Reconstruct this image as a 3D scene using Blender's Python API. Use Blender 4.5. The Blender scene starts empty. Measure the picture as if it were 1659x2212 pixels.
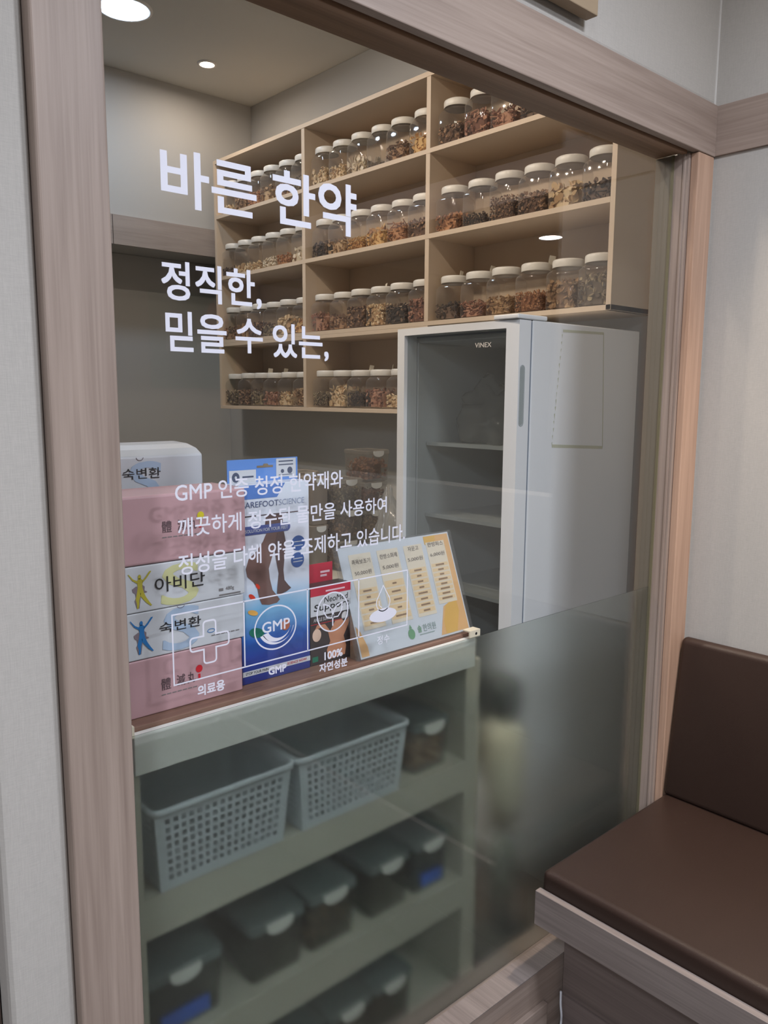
import bpy, math, random
from mathutils import Vector, Matrix, noise
PI = math.pi
scn = bpy.context.scene
COL = scn.collection

# ------------------------------------------------------------------ camera
cam_d = bpy.data.cameras.new('camera')
cam = bpy.data.objects.new('camera', cam_d); COL.objects.link(cam)
CF = Vector((0.66045, 0.73699, -0.14370)); CR = Vector((0.74525, -0.66676, 0.00562)); CU = CR.cross(CF)
cam.matrix_world = Matrix(((CR.x, CU.x, -CF.x, 0.0), (CR.y, CU.y, -CF.y, -1.0), (CR.z, CU.z, -CF.z, 1.55), (0, 0, 0, 1)))
cam_d.sensor_fit = 'VERTICAL'; cam_d.sensor_height = 24.0; cam_d.lens = 24.0 * 1721.5 / 2212
cam_d.clip_start = 0.02
scn.camera = cam
# ------------------------------------------------------------------ world, exposure
w = bpy.data.worlds.new('world'); scn.world = w; w.use_nodes = True
w.node_tree.nodes['Background'].inputs[0].default_value = (0.55, 0.6, 0.7, 1)
w.node_tree.nodes['Background'].inputs[1].default_value = 0.3
scn.view_settings.view_transform = 'Standard'; scn.view_settings.look = 'None'
scn.view_settings.exposure = 1.4; scn.view_settings.gamma = 1.0
scn.view_settings.use_curve_mapping = False
scn.cycles.max_bounces = 12; scn.cycles.diffuse_bounces = 4; scn.cycles.glossy_bounces = 4
scn.cycles.transmission_bounces = 10; scn.cycles.transparent_max_bounces = 40
scn.cycles.caustics_refractive = True; scn.cycles.sample_clamp_indirect = 6.0
# lamp strengths (emission) and colours
COOL = (0.86, 0.90, 1.0); WARM = (1.0, 0.82, 0.64); NEUT = (1.0, 0.9, 0.8)
L_WAIT = 490.0; L_WAIT_WARM = 16.0; L_ROOM_BIG = 30.0; L_ROOM_SMALL = 150.0; L_SHELF = 15.0

# ------------------------------------------------------------------ helpers
def s2l(c):
    return tuple(((v / 255.0) / 12.92 if v / 255.0 <= 0.04045 else ((v / 255.0 + 0.055) / 1.055) ** 2.4) for v in c) + (1,)

class MB:
    def __init__(s): s.v = []; s.f = []; s.sm = []; s.mi = []
    def add(s, vs, fs, smooth=False, mi=0):
        n = len(s.v); s.v += [tuple(p) for p in vs]
        for f in fs: s.f.append(tuple(n + i for i in f)); s.sm.append(smooth); s.mi.append(mi)
        return s
    def box(s, x0, x1, y0, y1, z0, z1, mi=0):
        x0, x1 = min(x0, x1), max(x0, x1); y0, y1 = min(y0, y1), max(y0, y1); z0, z1 = min(z0, z1), max(z0, z1)
        v = [(x0, y0, z0), (x1, y0, z0), (x1, y1, z0), (x0, y1, z0), (x0, y0, z1), (x1, y0, z1), (x1, y1, z1), (x0, y1, z1)]
        return s.add(v, [(0, 3, 2, 1), (4, 5, 6, 7), (0, 1, 5, 4), (1, 2, 6, 5), (2, 3, 7, 6), (3, 0, 4, 7)], mi=mi)
    def prism(s, pts, d, o=(0, 0, 0), u=(1, 0, 0), v=(0, 0, 1), mi=0, smooth=False):
        o, u, v = Vector(o), Vector(u), Vector(v); n = u.cross(v).normalized()
        n_ = len(pts)
        A = [o + u * a + v * b + n * (d / 2) for a, b in pts]; B = [o + u * a + v * b - n * (d / 2) for a, b in pts]
        fs = [tuple(range(n_)), tuple(range(2 * n_ - 1, n_ - 1, -1))]
        s.add(A + B, fs, False, mi)
        base = len(s.v) - 2 * n_
        for i in range(n_):
            j = (i + 1) % n_
            s.f.append((base + i, base + n_ + i, base + n_ + j, base + j)); s.sm.append(smooth); s.mi.append(mi)
        return s
    def loft(s, loops, cap0=True, cap1=True, smooth=True, mi=0, closed=True):
        n = len(loops[0]); vs = [p for L in loops for p in L]; fs = []
        for k in range(len(loops) - 1):
            for i in range(n if closed else n - 1):
                j = (i + 1) % n
                fs.append((k * n + i, k * n + j, (k + 1) * n + j, (k + 1) * n + i))
        s.add(vs, fs, smooth, mi); b = len(s.v) - len(vs)
        if cap0: s.f.append(tuple(b + i for i in range(n - 1, -1, -1))); s.sm.append(False); s.mi.append(mi)
        if cap1: s.f.append(tuple(b + (len(loops) - 1) * n + i for i in range(n))); s.sm.append(False); s.mi.append(mi)
        return s
    def lathe(s, prof, c=(0, 0, 0), n=24, cap0=True, cap1=True, mi=0):
        return s.loft([[(c[0] + r * math.cos(2 * PI * i / n), c[1] + r * math.sin(2 * PI * i / n), c[2] + z) for i in range(n)] for r, z in prof], cap0, cap1, True, mi)
    def tube(s, path, r, n=8, mi=0, close=False):
        P = [Vector(p) for p in path]; m = len(P); loops = []; ref = None
        for i in range(m):
            a = P[(i - 1) % m] if (close or i > 0) else P[i]; b = P[(i + 1) % m] if (close or i < m - 1) else P[i]
            t = (b - a).normalized()
            if ref is None: ref = Vector((0, 0, 1)) if abs(t.z) < 0.9 else Vector((1, 0, 0))
            x = t.cross(ref).normalized(); y = x.cross(t).normalized(); ref = y
            rr = r[i] if isinstance(r, (list, tuple)) else r
            loops.append([P[i] + x * rr * math.cos(2 * PI * k / n) + y * rr * math.sin(2 * PI * k / n) for k in range(n)])
        if close: loops.append(loops[0])
        return s.loft(loops, not close, not close, True, mi)
    # flat drawing on a plane: o + u*a + v*b
    def poly(s, pts, o=(0, 0, 0), u=(1, 0, 0), v=(0, 0, 1), mi=0):
        o, u, v = Vector(o), Vector(u), Vector(v)
        return s.add([o + u * a + v * b for a, b in pts], [tuple(range(len(pts)))], mi=mi)
    def rect(s, a0, a1, b0, b1, **k): return s.poly([(a0, b0), (a1, b0), (a1, b1), (a0, b1)], **k)
    def ell(s, ca, cb, ra, rb, n=28, rot=0, **k):
        return s.poly([(ca + ra * math.cos(t) * math.cos(rot) - rb * math.sin(t) * math.sin(rot), cb + ra * math.cos(t) * math.sin(rot) + rb * math.sin(t) * math.cos(rot)) for t in [2 * PI * i / n for i in range(n)]], **k)
    def stroke(s, pts, wd, close=False, **k):
        m = len(pts); P = [Vector(p) for p in pts]; off = []
        for i in range(m):
            a = P[(i - 1) % m] if (close or i > 0) else P[i]; b = P[(i + 1) % m] if (close or i < m - 1) else P[i]
            d1 = (P[i] - a); d2 = (b - P[i])
            if d1.length < 1e-9: d1 = d2
            if d2.length < 1e-9: d2 = d1
            d1.normalize(); d2.normalize(); n1 = Vector((-d1.y, d1.x)); n2 = Vector((-d2.y, d2.x))
            mm = (n1 + n2); mm = mm.normalized() if mm.length > 1e-6 else n1
            off.append(mm * (wd / 2 / max(0.5, mm.dot(n1))))
        for i in range(m if close else m - 1):
            j = (i + 1) % m
            s.poly([tuple(P[i] + off[i]), tuple(P[i] - off[i]), tuple(P[j] - off[j]), tuple(P[j] + off[j])], **k)
        return s
    def text(s, body, a0, a1, b0, b1, bold=0.0, o=(0, 0, 0), u=(1, 0, 0), v=(0, 0, 1), mi=0, keep=False, shear=0.0, slope=0.0):
        if bold > 0:      # heavier strokes: stacked copies, each a hair nearer and slightly shifted
            d_ = bold * (b1 - b0) * 0.55; nn_ = Vector(u).cross(Vector(v)).normalized()
            for q_, (ax, az) in enumerate(((1, 1), (-1, 1), (-1, -1), (1, -1), (1, 0), (-1, 0), (0, 1), (0, -1))):
                s.text(body, a0 + d_ * (1 + ax), a1 - d_ * (1 - ax), b0 + d_ * (1 + az), b1 - d_ * (1 - az), 0.0, o=Vector(o) + nn_ * (0.00003 * q_), u=u, v=v, mi=mi, keep=keep, shear=shear, slope=slope)
            return s
        vs, fs = glyphs(body, bold)
        xs = [p[0] for p in vs]; ys = [p[1] for p in vs]
        lx, hx, ly, hy = min(xs), max(xs), min(ys), max(ys)
        sx = (a1 - a0) / (hx - lx); sy = (b1 - b0) / (hy - ly)
        if keep: sx = sy = min(sx, sy)
        o, u, v = Vector(o), Vector(u), Vector(v); out = []
        for x, y in vs:
            a = a0 + (x - lx) * sx; b = b0 + (y - ly) * sy
            out.append(o + u * (a + shear * (b - b0)) + v * (b + slope * (a - a0)))
        return s.add(out, fs, mi=mi)
    def build(s, name, mats, parent=None, bevel=0.0, seg=2, base=None):
        me = bpy.data.meshes.new(name)
        off = Vector((0, 0, 0)) if parent is None else Vector(parent.get('_abs', (0, 0, 0)))
        if base is not None: off = Vector(base)
        me.from_pydata([tuple(Vector(p) - off) for p in s.v], [], s.f)
        me.polygons.foreach_set('use_smooth', s.sm)
        if not isinstance(mats, (list, tuple)): mats = [mats]
        for m in mats: me.materials.append(m)
        me.polygons.foreach_set('material_index', s.mi)
        me.update()
        o = bpy.data.objects.new(name, me); COL.objects.link(o)
        if parent is not None:
            o.parent = parent; o['_abs'] = tuple(off)
            if base is not None:
                o.location = off - Vector(parent.get('_abs', (0, 0, 0)))
        elif base is not None:
            o.location = off; o['_abs'] = tuple(off)
        if bevel:
            b = o.modifiers.new('bevel', 'BEVEL'); b.width = bevel; b.segments = seg; b.limit_method = 'ANGLE'
            b.harden_normals = False
        return o

_G = {}
def glyphs(body, bold):
    k = (body, bold)
    if k not in _G:
        c = bpy.data.curves.new('t', 'FONT'); c.body = body; c.offset = bold; c.fill_mode = 'FRONT'; c.resolution_u = 3
        o = bpy.data.objects.new('t', c); COL.objects.link(o)
        dg = bpy.context.evaluated_depsgraph_get(); me = bpy.data.meshes.new_from_object(o.evaluated_get(dg))
        _G[k] = ([(q.co.x, q.co.y) for q in me.vertices], [tuple(p.vertices) for p in me.polygons])
        bpy.data.objects.remove(o); bpy.data.curves.remove(c); bpy.data.meshes.remove(me)
    return _G[k]

def thing(name, label, cat, base, group=None):
    o = bpy.data.objects.new(name, None); COL.objects.link(o); o.location = base; o['_abs'] = tuple(base)
    o.empty_display_size = 0.05
    o['label'] = label; o['category'] = cat
    if group: o['group'] = group
    return o
def tag(o, label, cat, group=None):
    o['label'] = label; o['category'] = cat
    if group: o['group'] = group
    return o
def struct(o, label=None):
    o['kind'] = 'structure'
    if label: o['label'] = label
    return o

# ------------------------------------------------------------------ materials
def M(name, col, rough=0.5, spec=0.5, metal=0.0, emit=None, es=0.0, bump=0.0, bscale=200.0, var=0.0, vscale=30.0, coat=0.0):
    m = bpy.data.materials.new(name); m.use_nodes = True; nt = m.node_tree; b = nt.nodes['Principled BSDF']
    c = s2l(col) if len(col) == 3 and max(col) > 1.0 else tuple(col) + (1,)
    b.inputs['Base Color'].default_value = c; b.inputs['Roughness'].default_value = rough
    b.inputs['Specular IOR Level'].default_value = spec; b.inputs['Metallic'].default_value = metal
    b.inputs['Coat Weight'].default_value = coat
    if emit: b.inputs['Emission Color'].default_value = tuple(emit) + (1,); b.inputs['Emission Strength'].default_value = es
    if var or bump:
        tc = nt.nodes.new('ShaderNodeTexCoord')
    if var:
        n = nt.nodes.new('ShaderNodeTexNoise'); n.inputs['Scale'].default_value = vscale; n.inputs['Detail'].default_value = 4
        nt.links.new(tc.outputs['Object'], n.inputs['Vector'])
        mx = nt.nodes.new('ShaderNodeMix'); mx.data_type = 'RGBA'
        mx.inputs['A'].default_value = tuple(v * (1 - var) for v in c[:3]) + (1,); mx.inputs['B'].default_value = tuple(min(1, v * (1 + var)) for v in c[:3]) + (1,)
        nt.links.new(n.outputs['Fac'], mx.inputs['Factor']); nt.links.new(mx.outputs['Result'], b.inputs['Base Color'])
    if bump:
        n2 = nt.nodes.new('ShaderNodeTexNoise'); n2.inputs['Scale'].default_value = bscale; n2.inputs['Detail'].default_value = 3
        nt.links.new(tc.outputs['Object'], n2.inputs['Vector'])
        bp = nt.nodes.new('ShaderNodeBump'); bp.inputs['Strength'].default_value = bump; bp.inputs['Distance'].default_value = 0.002
        nt.links.new(n2.outputs['Fac'], bp.inputs['Height']); nt.links.new(bp.outputs['Normal'], b.inputs['Normal'])
    return m

def wood(name, dark, light, axis='Z', rough=0.45, scale=1.0):
    m = bpy.data.materials.new(name); m.use_nodes = True; nt = m.node_tree; b = nt.nodes['Principled BSDF']; L = nt.links.new
    tc = nt.nodes.new('ShaderNodeTexCoord'); mp = nt.nodes.new('ShaderNodeMapping'); L(tc.outputs['Object'], mp.inputs['Vector'])
    sc = [26 * scale] * 3; sc['XYZ'.index(axis)] = 1.3 * scale; mp.inputs['Scale'].default_value = sc
    n1 = nt.nodes.new('ShaderNodeTexNoise'); n1.inputs['Scale'].default_value = 1.0; n1.inputs['Detail'].default_value = 5; n1.inputs['Distortion'].default_value = 0.9
    L(mp.outputs['Vector'], n1.inputs['Vector'])
    mp2 = nt.nodes.new('ShaderNodeMapping'); L(tc.outputs['Object'], mp2.inputs['Vector'])
    sc2 = [240 * scale] * 3; sc2['XYZ'.index(axis)] = 5 * scale; mp2.inputs['Scale'].default_value = sc2
    n2 = nt.nodes.new('ShaderNodeTexNoise'); n2.inputs['Scale'].default_value = 1.0; n2.inputs['Detail'].default_value = 3
    L(mp2.outputs['Vector'], n2.inputs['Vector'])
    wv = nt.nodes.new('ShaderNodeMath'); wv.operation = 'MULTIPLY_ADD'; L(n2.outputs['Fac'], wv.inputs[0]); wv.inputs[1].default_value = 0.5
    L(n1.outputs['Fac'], wv.inputs[2])
    cr = nt.nodes.new('ShaderNodeValToRGB'); cr.color_ramp.elements[0].position = 0.5; cr.color_ramp.elements[1].position = 0.95
    cr.color_ramp.elements[0].color = s2l(dark); cr.color_ramp.elements[1].color = s2l(light)
    L(wv.outputs[0], cr.inputs['Fac']); L(cr.outputs['Color'], b.inputs['Base Color'])
    b.inputs['Roughness'].default_value = rough; b.inputs['Specular IOR Level'].default_value = 0.35
    bp = nt.nodes.new('ShaderNodeBump'); bp.inputs['Strength'].default_value = 0.12; bp.inputs['Distance'].default_value = 0.001
    L(n2.outputs['Fac'], bp.inputs['Height']); L(bp.outputs['Normal'], b.inputs['Normal'])
    return m

def paper(name, col, amp=0.06):   # linen embossed wallpaper
    m = bpy.data.materials.new(name); m.use_nodes = True; nt = m.node_tree; b = nt.nodes['Principled BSDF']; L = nt.links.new
    tc = nt.nodes.new('ShaderNodeTexCoord'); c = s2l(col); fac = []
    for sc in ((900, 900, 60), (90, 90, 1200)):
        mp = nt.nodes.new('ShaderNodeMapping'); mp.inputs['Scale'].default_value = sc; L(tc.outputs['Object'], mp.inputs['Vector'])
        n = nt.nodes.new('ShaderNodeTexNoise'); n.inputs['Scale'].default_value = 1.0; n.inputs['Detail'].default_value = 2; L(mp.outputs['Vector'], n.inputs['Vector']); fac.append(n)
    ad = nt.nodes.new('ShaderNodeMath'); ad.operation = 'ADD'; L(fac[0].outputs['Fac'], ad.inputs[0]); L(fac[1].outputs['Fac'], ad.inputs[1])
    mx = nt.nodes.new('ShaderNodeMix'); mx.data_type = 'RGBA'; mr = nt.nodes.new('ShaderNodeMapRange'); mr.inputs[1].default_value = 0.7; mr.inputs[2].default_value = 1.3
    L(ad.outputs[0], mr.inputs[0]); L(mr.outputs[0], mx.inputs['Factor'])
    mx.inputs['A'].default_value = tuple(v * (1 - amp) for v in c[:3]) + (1,); mx.inputs['B'].default_value = tuple(v * (1 + amp) for v in c[:3]) + (1,)
    L(mx.outputs['Result'], b.inputs['Base Color']); b.inputs['Roughness'].default_value = 0.75; b.inputs['Specular IOR Level'].default_value = 0.25
    bp = nt.nodes.new('ShaderNodeBump'); bp.inputs['Strength'].default_value = 0.2; bp.inputs['Distance'].default_value = 0.0008
    L(ad.outputs[0], bp.inputs['Height']); L(bp.outputs['Normal'], b.inputs['Normal'])
    return m

def clear(name, tint=(0.95, 0.96, 0.95), f0=0.04, rough=0.02, haze=0.0, hazecol=(0.8, 0.8, 0.78)):
    m = bpy.data.materials.new(name); m.use_nodes = True; nt = m.node_tree; L = nt.links.new
    for n in list(nt.nodes): nt.nodes.remove(n)
    out = nt.nodes.new('ShaderNodeOutputMaterial'); tr = nt.nodes.new('ShaderNodeBsdfTransparent'); tr.inputs[0].default_value = tuple(tint) + (1,)
    gl = nt.nodes.new('ShaderNodeBsdfGlossy'); gl.inputs['Roughness'].default_value = rough; gl.inputs['Color'].default_value = (1, 1, 1, 1)
    lw = nt.nodes.new('ShaderNodeLayerWeight'); lw.inputs['Blend'].default_value = 0.5
    pw = nt.nodes.new('ShaderNodeMath'); pw.operation = 'POWER'; pw.inputs[1].default_value = 5.0; L(lw.outputs['Facing'], pw.inputs[0])
    ma = nt.nodes.new('ShaderNodeMath'); ma.operation = 'MULTIPLY_ADD'; ma.inputs[1].default_value = 1 - f0; ma.inputs[2].default_value = f0; L(pw.outputs[0], ma.inputs[0])
    base = tr.outputs[0]
    if haze:
        df = nt.nodes.new('ShaderNodeBsdfDiffuse'); df.inputs[0].default_value = tuple(hazecol) + (1,)
        tl = nt.nodes.new('ShaderNodeBsdfTranslucent'); tl.inputs[0].default_value = tuple(hazecol) + (1,)
        ds = nt.nodes.new('ShaderNodeMixShader'); ds.inputs[0].default_value = 0.5; L(df.outputs[0], ds.inputs[1]); L(tl.outputs[0], ds.inputs[2])
        hz = nt.nodes.new('ShaderNodeMixShader'); hz.inputs[0].default_value = haze; L(tr.outputs[0], hz.inputs[1]); L(ds.outputs[0], hz.inputs[2]); base = hz.outputs[0]
    mx = nt.nodes.new('ShaderNodeMixShader'); L(ma.outputs[0], mx.inputs[0]); L(base, mx.inputs[1]); L(gl.outputs[0], mx.inputs[2]); L(mx.outputs[0], out.inputs[0])
    return m

def frosted(name, tint, rough, trans):
    m = bpy.data.materials.new(name); m.use_nodes = True; nt = m.node_tree; L = nt.links.new
    for n in list(nt.nodes): nt.nodes.remove(n)
    out = nt.nodes.new('ShaderNodeOutputMaterial'); rf = nt.nodes.new('ShaderNodeBsdfRefraction')
    rf.inputs['Color'].default_value = tuple(tint) + (1,); rf.inputs['Roughness'].default_value = rough; rf.inputs['IOR'].default_value = 1.3
    tl = nt.nodes.new('ShaderNodeBsdfTranslucent'); tl.inputs[0].default_value = (0.84, 0.86, 0.85, 1)
    df = nt.nodes.new('ShaderNodeBsdfDiffuse'); df.inputs[0].default_value = (0.74, 0.77, 0.75, 1)
    ds = nt.nodes.new('ShaderNodeMixShader'); ds.inputs[0].default_value = 0.30; L(tl.outputs[0], ds.inputs[1]); L(df.outputs[0], ds.inputs[2])
    mx = nt.nodes.new('ShaderNodeMixShader'); mx.inputs[0].default_value = trans; L(rf.outputs[0], mx.inputs[1]); L(ds.outputs[0], mx.inputs[2]); L(mx.outputs[0], out.inputs[0])
    return m

def herbs(name, cols):
    m = bpy.data.materials.new(name); m.use_nodes = True; nt = m.node_tree; b = nt.nodes['Principled BSDF']; L = nt.links.new
    g = nt.nodes.new('ShaderNodeNewGeometry'); cr = nt.nodes.new('ShaderNodeValToRGB'); cr.color_ramp.interpolation = 'CONSTANT'
    e = cr.color_ramp.elements
    for i, c in enumerate(cols):
        if i == 0: q = e[0]
        elif i == 1: q = e[1]
        else: q = e.new(0.5)
        q.position = i / len(cols); q.color = s2l(c)
    # constant ramp needs sorted positions
    for i, c in enumerate(cols):
        e[i].position = i / len(cols); e[i].color = s2l(c)
    L(g.outputs['Random Per Island'], cr.inputs['Fac'])
    tc = nt.nodes.new('ShaderNodeTexCoord'); n = nt.nodes.new('ShaderNodeTexNoise'); n.inputs['Scale'].default_value = 160; L(tc.outputs['Object'], n.inputs['Vector'])
    mx = nt.nodes.new('ShaderNodeMix'); mx.data_type = 'RGBA'; mx.blend_type = 'MULTIPLY'; mx.inputs['Factor'].default_value = 0.2
    L(cr.outputs['Color'], mx.inputs['A']); L(n.outputs['Color'], mx.inputs['B'])
    gm = nt.nodes.new('ShaderNodeBrightContrast'); gm.inputs['Bright'].default_value = 0.02; L(mx.outputs['Result'], gm.inputs['Color'])
    L(gm.outputs[0], b.inputs['Base Color']); b.inputs['Roughness'].default_value = 0.8; b.inputs['Specular IOR Level'].default_value = 0.2
    return m

W_FR, W_FRL = (130, 114, 104), (158, 142, 131)
wood_z = wood('laminate_vertical', W_FR, W_FRL, 'Z'); wood_x = wood('laminate_along_x', W_FR, W_FRL, 'X'); wood_y = wood('laminate_along_y', W_FR, W_FRL, 'Y')
wood_warm = wood('laminate_warm_jamb', (150, 120, 100), (184, 152, 130), 'Z')
wood_lintel = wood('laminate_lintel', (128, 100, 80), (156, 126, 102), 'X')
wood_pale = wood('laminate_pale_bench', (110, 100, 96), (138, 128, 123), 'Y')
wood_brown = wood('brown_worktop', (118, 88, 74), (146, 114, 98), 'X')
wallpaper = paper('linen_wallpaper', (172, 168, 162)); hall_wall = paper('hall_wallpaper', (150, 140, 128)); wallpaper_in = paper('plain_room_wallpaper', (184, 184, 182), 0.03)
ceil_m = M('ceiling_paint', (205, 205, 200), 0.9, bump=0.1, bscale=60)
floor_m = M('floor_vinyl', (82, 74, 68), 0.35, var=0.15, vscale=6)
dark_m = M('dark_door_wood', (70, 58, 52), 0.5, var=0.2, vscale=10)
board_m = M('beige_shelf_board', (210, 192, 170), 0.5, var=0.03, vscale=50)
lid_m = M('white_plastic_lid', (225, 222, 214), 0.35, spec=0.5)
jar_m = clear('clear_jar_plastic', (0.95, 0.945, 0.935), 0.03, 0.06, haze=0.07, hazecol=(0.72, 0.71, 0.70))
tag_m = M('paper_tag', (226, 220, 204), 0.8)
white_app = M('white_appliance_enamel', (236, 238, 240), 0.32, spec=0.5)
liner_m = M('appliance_liner', (205, 208, 208), 0.5)
leather_m = M('dark_brown_vinyl_leather', (47, 33, 27), 0.42, spec=0.45, bump=0.15, bscale=500, var=0.08, vscale=4)
glass_m = clear('window_glass', (0.968, 0.974, 0.972), 0.035, 0.0)
film_m = frosted('frosted_film', (0.875, 0.90, 0.878), 0.268, 0.045)
vinyl_m = M('white_vinyl', (212, 212, 222), 0.5, emit=None)
dg_m = clear('appliance_door_glass', (0.86, 0.88, 0.88), 0.05, 0.02, haze=0.06)
acryl_m = clear('acrylic', (0.93, 0.94, 0.95), 0.04, 0.02, haze=0.05)
contain_m = clear('clear_storage_plastic', (0.82, 0.82, 0.80), 0.04, 0.10, haze=0.25, hazecol=(0.62, 0.58, 0.52))
basket_m = M('white_basket_plastic', (192, 199, 203), 0.4)
black_m = M('black_print', (28, 28, 32), 0.5); grey_m = M('grey_print', (120, 116, 116), 0.5)
steel_m = M('brushed_metal', (170, 170, 172), 0.3, metal=1.0)
green_edge = M('green_glass_edge', (112, 106, 82), 0.35)
rail_m = M('cream_edge_board', (224, 222, 216), 0.4); cab_m = M('cabinet_board', (180, 177, 164), 0.5, var=0.02)
gasket_m = M('grey_gasket', (110, 122, 140), 0.6)

# ------------------------------------------------------------------ SETTING
GY = 0.052
X0, X1, ZS, ZH = 0.433, 1.882, 0.246, 2.132
def S(name, mb, m, label=None, bevel=0.0, seg=2): return struct(mb.build(name, m, None, bevel, seg), label)
# partition wall (waiting-room face y=0.004, inner face y=0.10)
mb = MB(); mb.box(0.261, 0.3455, 0.004, 0.10, 0, 2.25)
mb.box(0.261, 1.985, 0.004, 0.10, 2.251, 3.2)
S('wall_front', mb, wallpaper, 'light linen wallpapered wall around the window opening', 0.012, 3)
S('wall_front_inner', MB().box(0.345, X0 - 0.002, 0.014, 0.10, 0, 2.25).box(1.966, 2.7, 0.09, 0.10, 0, 3.2), wallpaper_in)
S('wall_front_side', MB().box(-2.5, -0.62, 0.004, 0.10, 0, 3.2).box(-0.62, 0.2605, 0.004, 0.10, 2.1, 3.2), wallpaper)
# low clad wall under the window
S('wall_front_low', MB().box(0.345, 1.974, 0.004, 0.10, 0, ZS - 0.001), wood_x, 'wood laminate panelled low wall below the frosted window')
S('baseboard_front', MB().box(0.345, 1.41, -0.010, 0.004, 0, 0.150), wood_x, None, 0.002)
# casings
S('trim_1', MB().box(0.3455, 0.4325, -0.010, 0.060, 0, 2.131), wood_z, 'vertical wood laminate casing left of the window', 0.004, 3)
S('trim_2', MB().box(0.34, 1.966, -0.010, 0.010, ZH, 2.250), wood_x, 'horizontal wood laminate header above the window', 0.002)
S('trim_3', MB().box(1.890, 1.9655, -0.008, 0.012, ZS, ZH - 0.001), wood_warm, 'vertical wood laminate casing in the right corner', 0.002)
S('trim_4', MB().box(1.882, 1.9655, 0.0125, 0.055, ZS, ZH - 0.001).box(1.879, 1.884, 0.020, 0.026, ZS, ZH - 0.002), wood_z, 'grooved wood jamb at the right of the window', 0.001)
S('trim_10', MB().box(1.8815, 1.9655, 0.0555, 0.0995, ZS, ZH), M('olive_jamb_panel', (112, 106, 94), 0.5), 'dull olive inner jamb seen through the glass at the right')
S('trim_5', MB().box(0.433, 1.8815, 0.030, 0.100, ZH + 0.0015, ZH + 0.02).box(0.433, 1.8815, 0.0105, 0.028, ZH + 0.012, ZH + 0.02).box(0.433, 1.8815, 0.018, 0.030, ZH - 0.003, ZH + 0.012), wood_lintel, 'grooved underside of the window header', 0.001)
S('trim_6', MB().box(0.433, 1.8815, -0.006, 0.050, ZS - 0.001, ZS + 0.002), wood_pale, 'pale wood sill strip under the frosted glass')
S('trim_7', MB().box(1.966, 1.974, -1.6, -0.0005, 2.134, 2.250), wood_y, 'wood laminate rail along the right wall', 0.001)
# right wall: full height near the corner, then an unseen low part, invented to clear the lamp's reflection; waiting hall beyond
S('wall_right', MB().box(1.974, 2.06, -0.34, 0.0035, 0, 2.7).box(1.974, 2.06, -1.9, -0.3405, 0, 1.25), wallpaper, 'linen wallpapered wall right of the window')
S('floor', MB().box(-3, 7.5, -4.5, 3.6, -0.05, 0.0), floor_m)
S('ceiling', MB().box(-3, 7.5, -4.5, 0.004, 2.70, 2.78), ceil_m)
S('wall_behind', MB().box(-3, 7.5, -4.5, -4.4, 0, 2.7), hall_wall)
S('wall_left', MB().box(-3, -2.9, -4.4, 0.1, 0, 2.7), hall_wall)
S('wall_far_right', MB().box(7.4, 7.5, -4.4, 0.0, 0, 2.7), M('brown_wood_cladding', (120, 92, 70), 0.5, var=0.2, vscale=3))
S('wall_hall', MB().box(2.06, 7.5, 0.0036, 0.09, 0, 2.7), wallpaper)
S('door_1', MB().box(-0.62, 0.259, 0.045, 0.085, 0.0, 2.1), dark_m, 'dark brown door leaf at the far left edge')
S('trim_9', MB().box(1.9665, 1.9745, -0.0012, 0.0045, 0, 2.133).box(1.9715, 1.9745, 0.001, 0.0045, 2.251, 2.699), M('white_caulk', (206, 204, 200), 0.6))
# inner room
S('ceiling_inner', MB().box(-1.6, 2.69, 0.101, 3.4, 3.144, 3.2), ceil_m)
S('wall_inner_right', MB().box(2.59, 2.69, 0.101, 3.4, 0, 3.143), wallpaper_in)
S('wall_inner_back', MB().box(-1.6, 2.589, 3.31, 3.4, 0, 2.31), wallpaper_in)
S('wall_inner_back_upper', MB().box(-1.6, 2.589, 3.022, 3.4, 2.312, 3.143), wallpaper_in)
S('wall_inner_left', MB().box(-1.7, -1.6, 0.101, 3.4, 0, 3.143), wallpaper_in)
S('trim_8', MB().box(-1.6, 1.754, 3.008, 3.0215, 2.302, 2.446).box(1.758, 2.589, 3.008, 3.0215, 2.302, 2.446), wood('laminate_band_far', (150, 140, 134), (172, 162, 156), 'X'), 'pale wood band across the far wall')

# ------------------------------------------------------------------ WINDOW with lettering
win = bpy.data.objects.new('window_1', None); COL.objects.link(win); win.location = (X0, GY, ZS); win['_abs'] = (X0, GY, ZS)
struct(win, 'fixed glass window with frosted lower film and white Korean lettering')
MB().box(X0, X1 - 0.003, 0.050, 0.056, ZS + 0.002, ZH + 0.01).build('glass_pane', glass_m, win)
MB().box(X1 - 0.003, X1 - 0.0006, 0.0495, 0.0565, ZS + 0.002, ZH).build('glass_edge', green_edge, win)
MB().box(X0 + 0.001, X1 - 0.004, 0.0562, 0.0574, ZS + 0.003, 1.0605).build('frosted_film', film_m, win)['label'] = 'frosted translucent film on the lower half'
vo = dict(o=(0, 0.0496, 0))
hl = MB(); hl.text('바른', 0.530, 0.683, 1.808, 1.885, 0.036, **vo); hl.text('한약', 0.712, 0.876, 1.808, 1.889, 0.036, **vo)
hl.build('headline_lettering', vinyl_m, win)
sl = MB(); sl.text('정직한,', 0.526, 0.689, 1.679, 1.735, 0.032, **vo); sl.text('믿을', 0.530, 0.627, 1.611, 1.667, 0.032, **vo)
sl.text('수', 0.642, 0.690, 1.613, 1.664, 0.032, **vo); sl.text('있는,', 0.708, 0.817, 1.606, 1.661, 0.032, **vo)
sl.build('subheading_lettering', vinyl_m, win)
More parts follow.
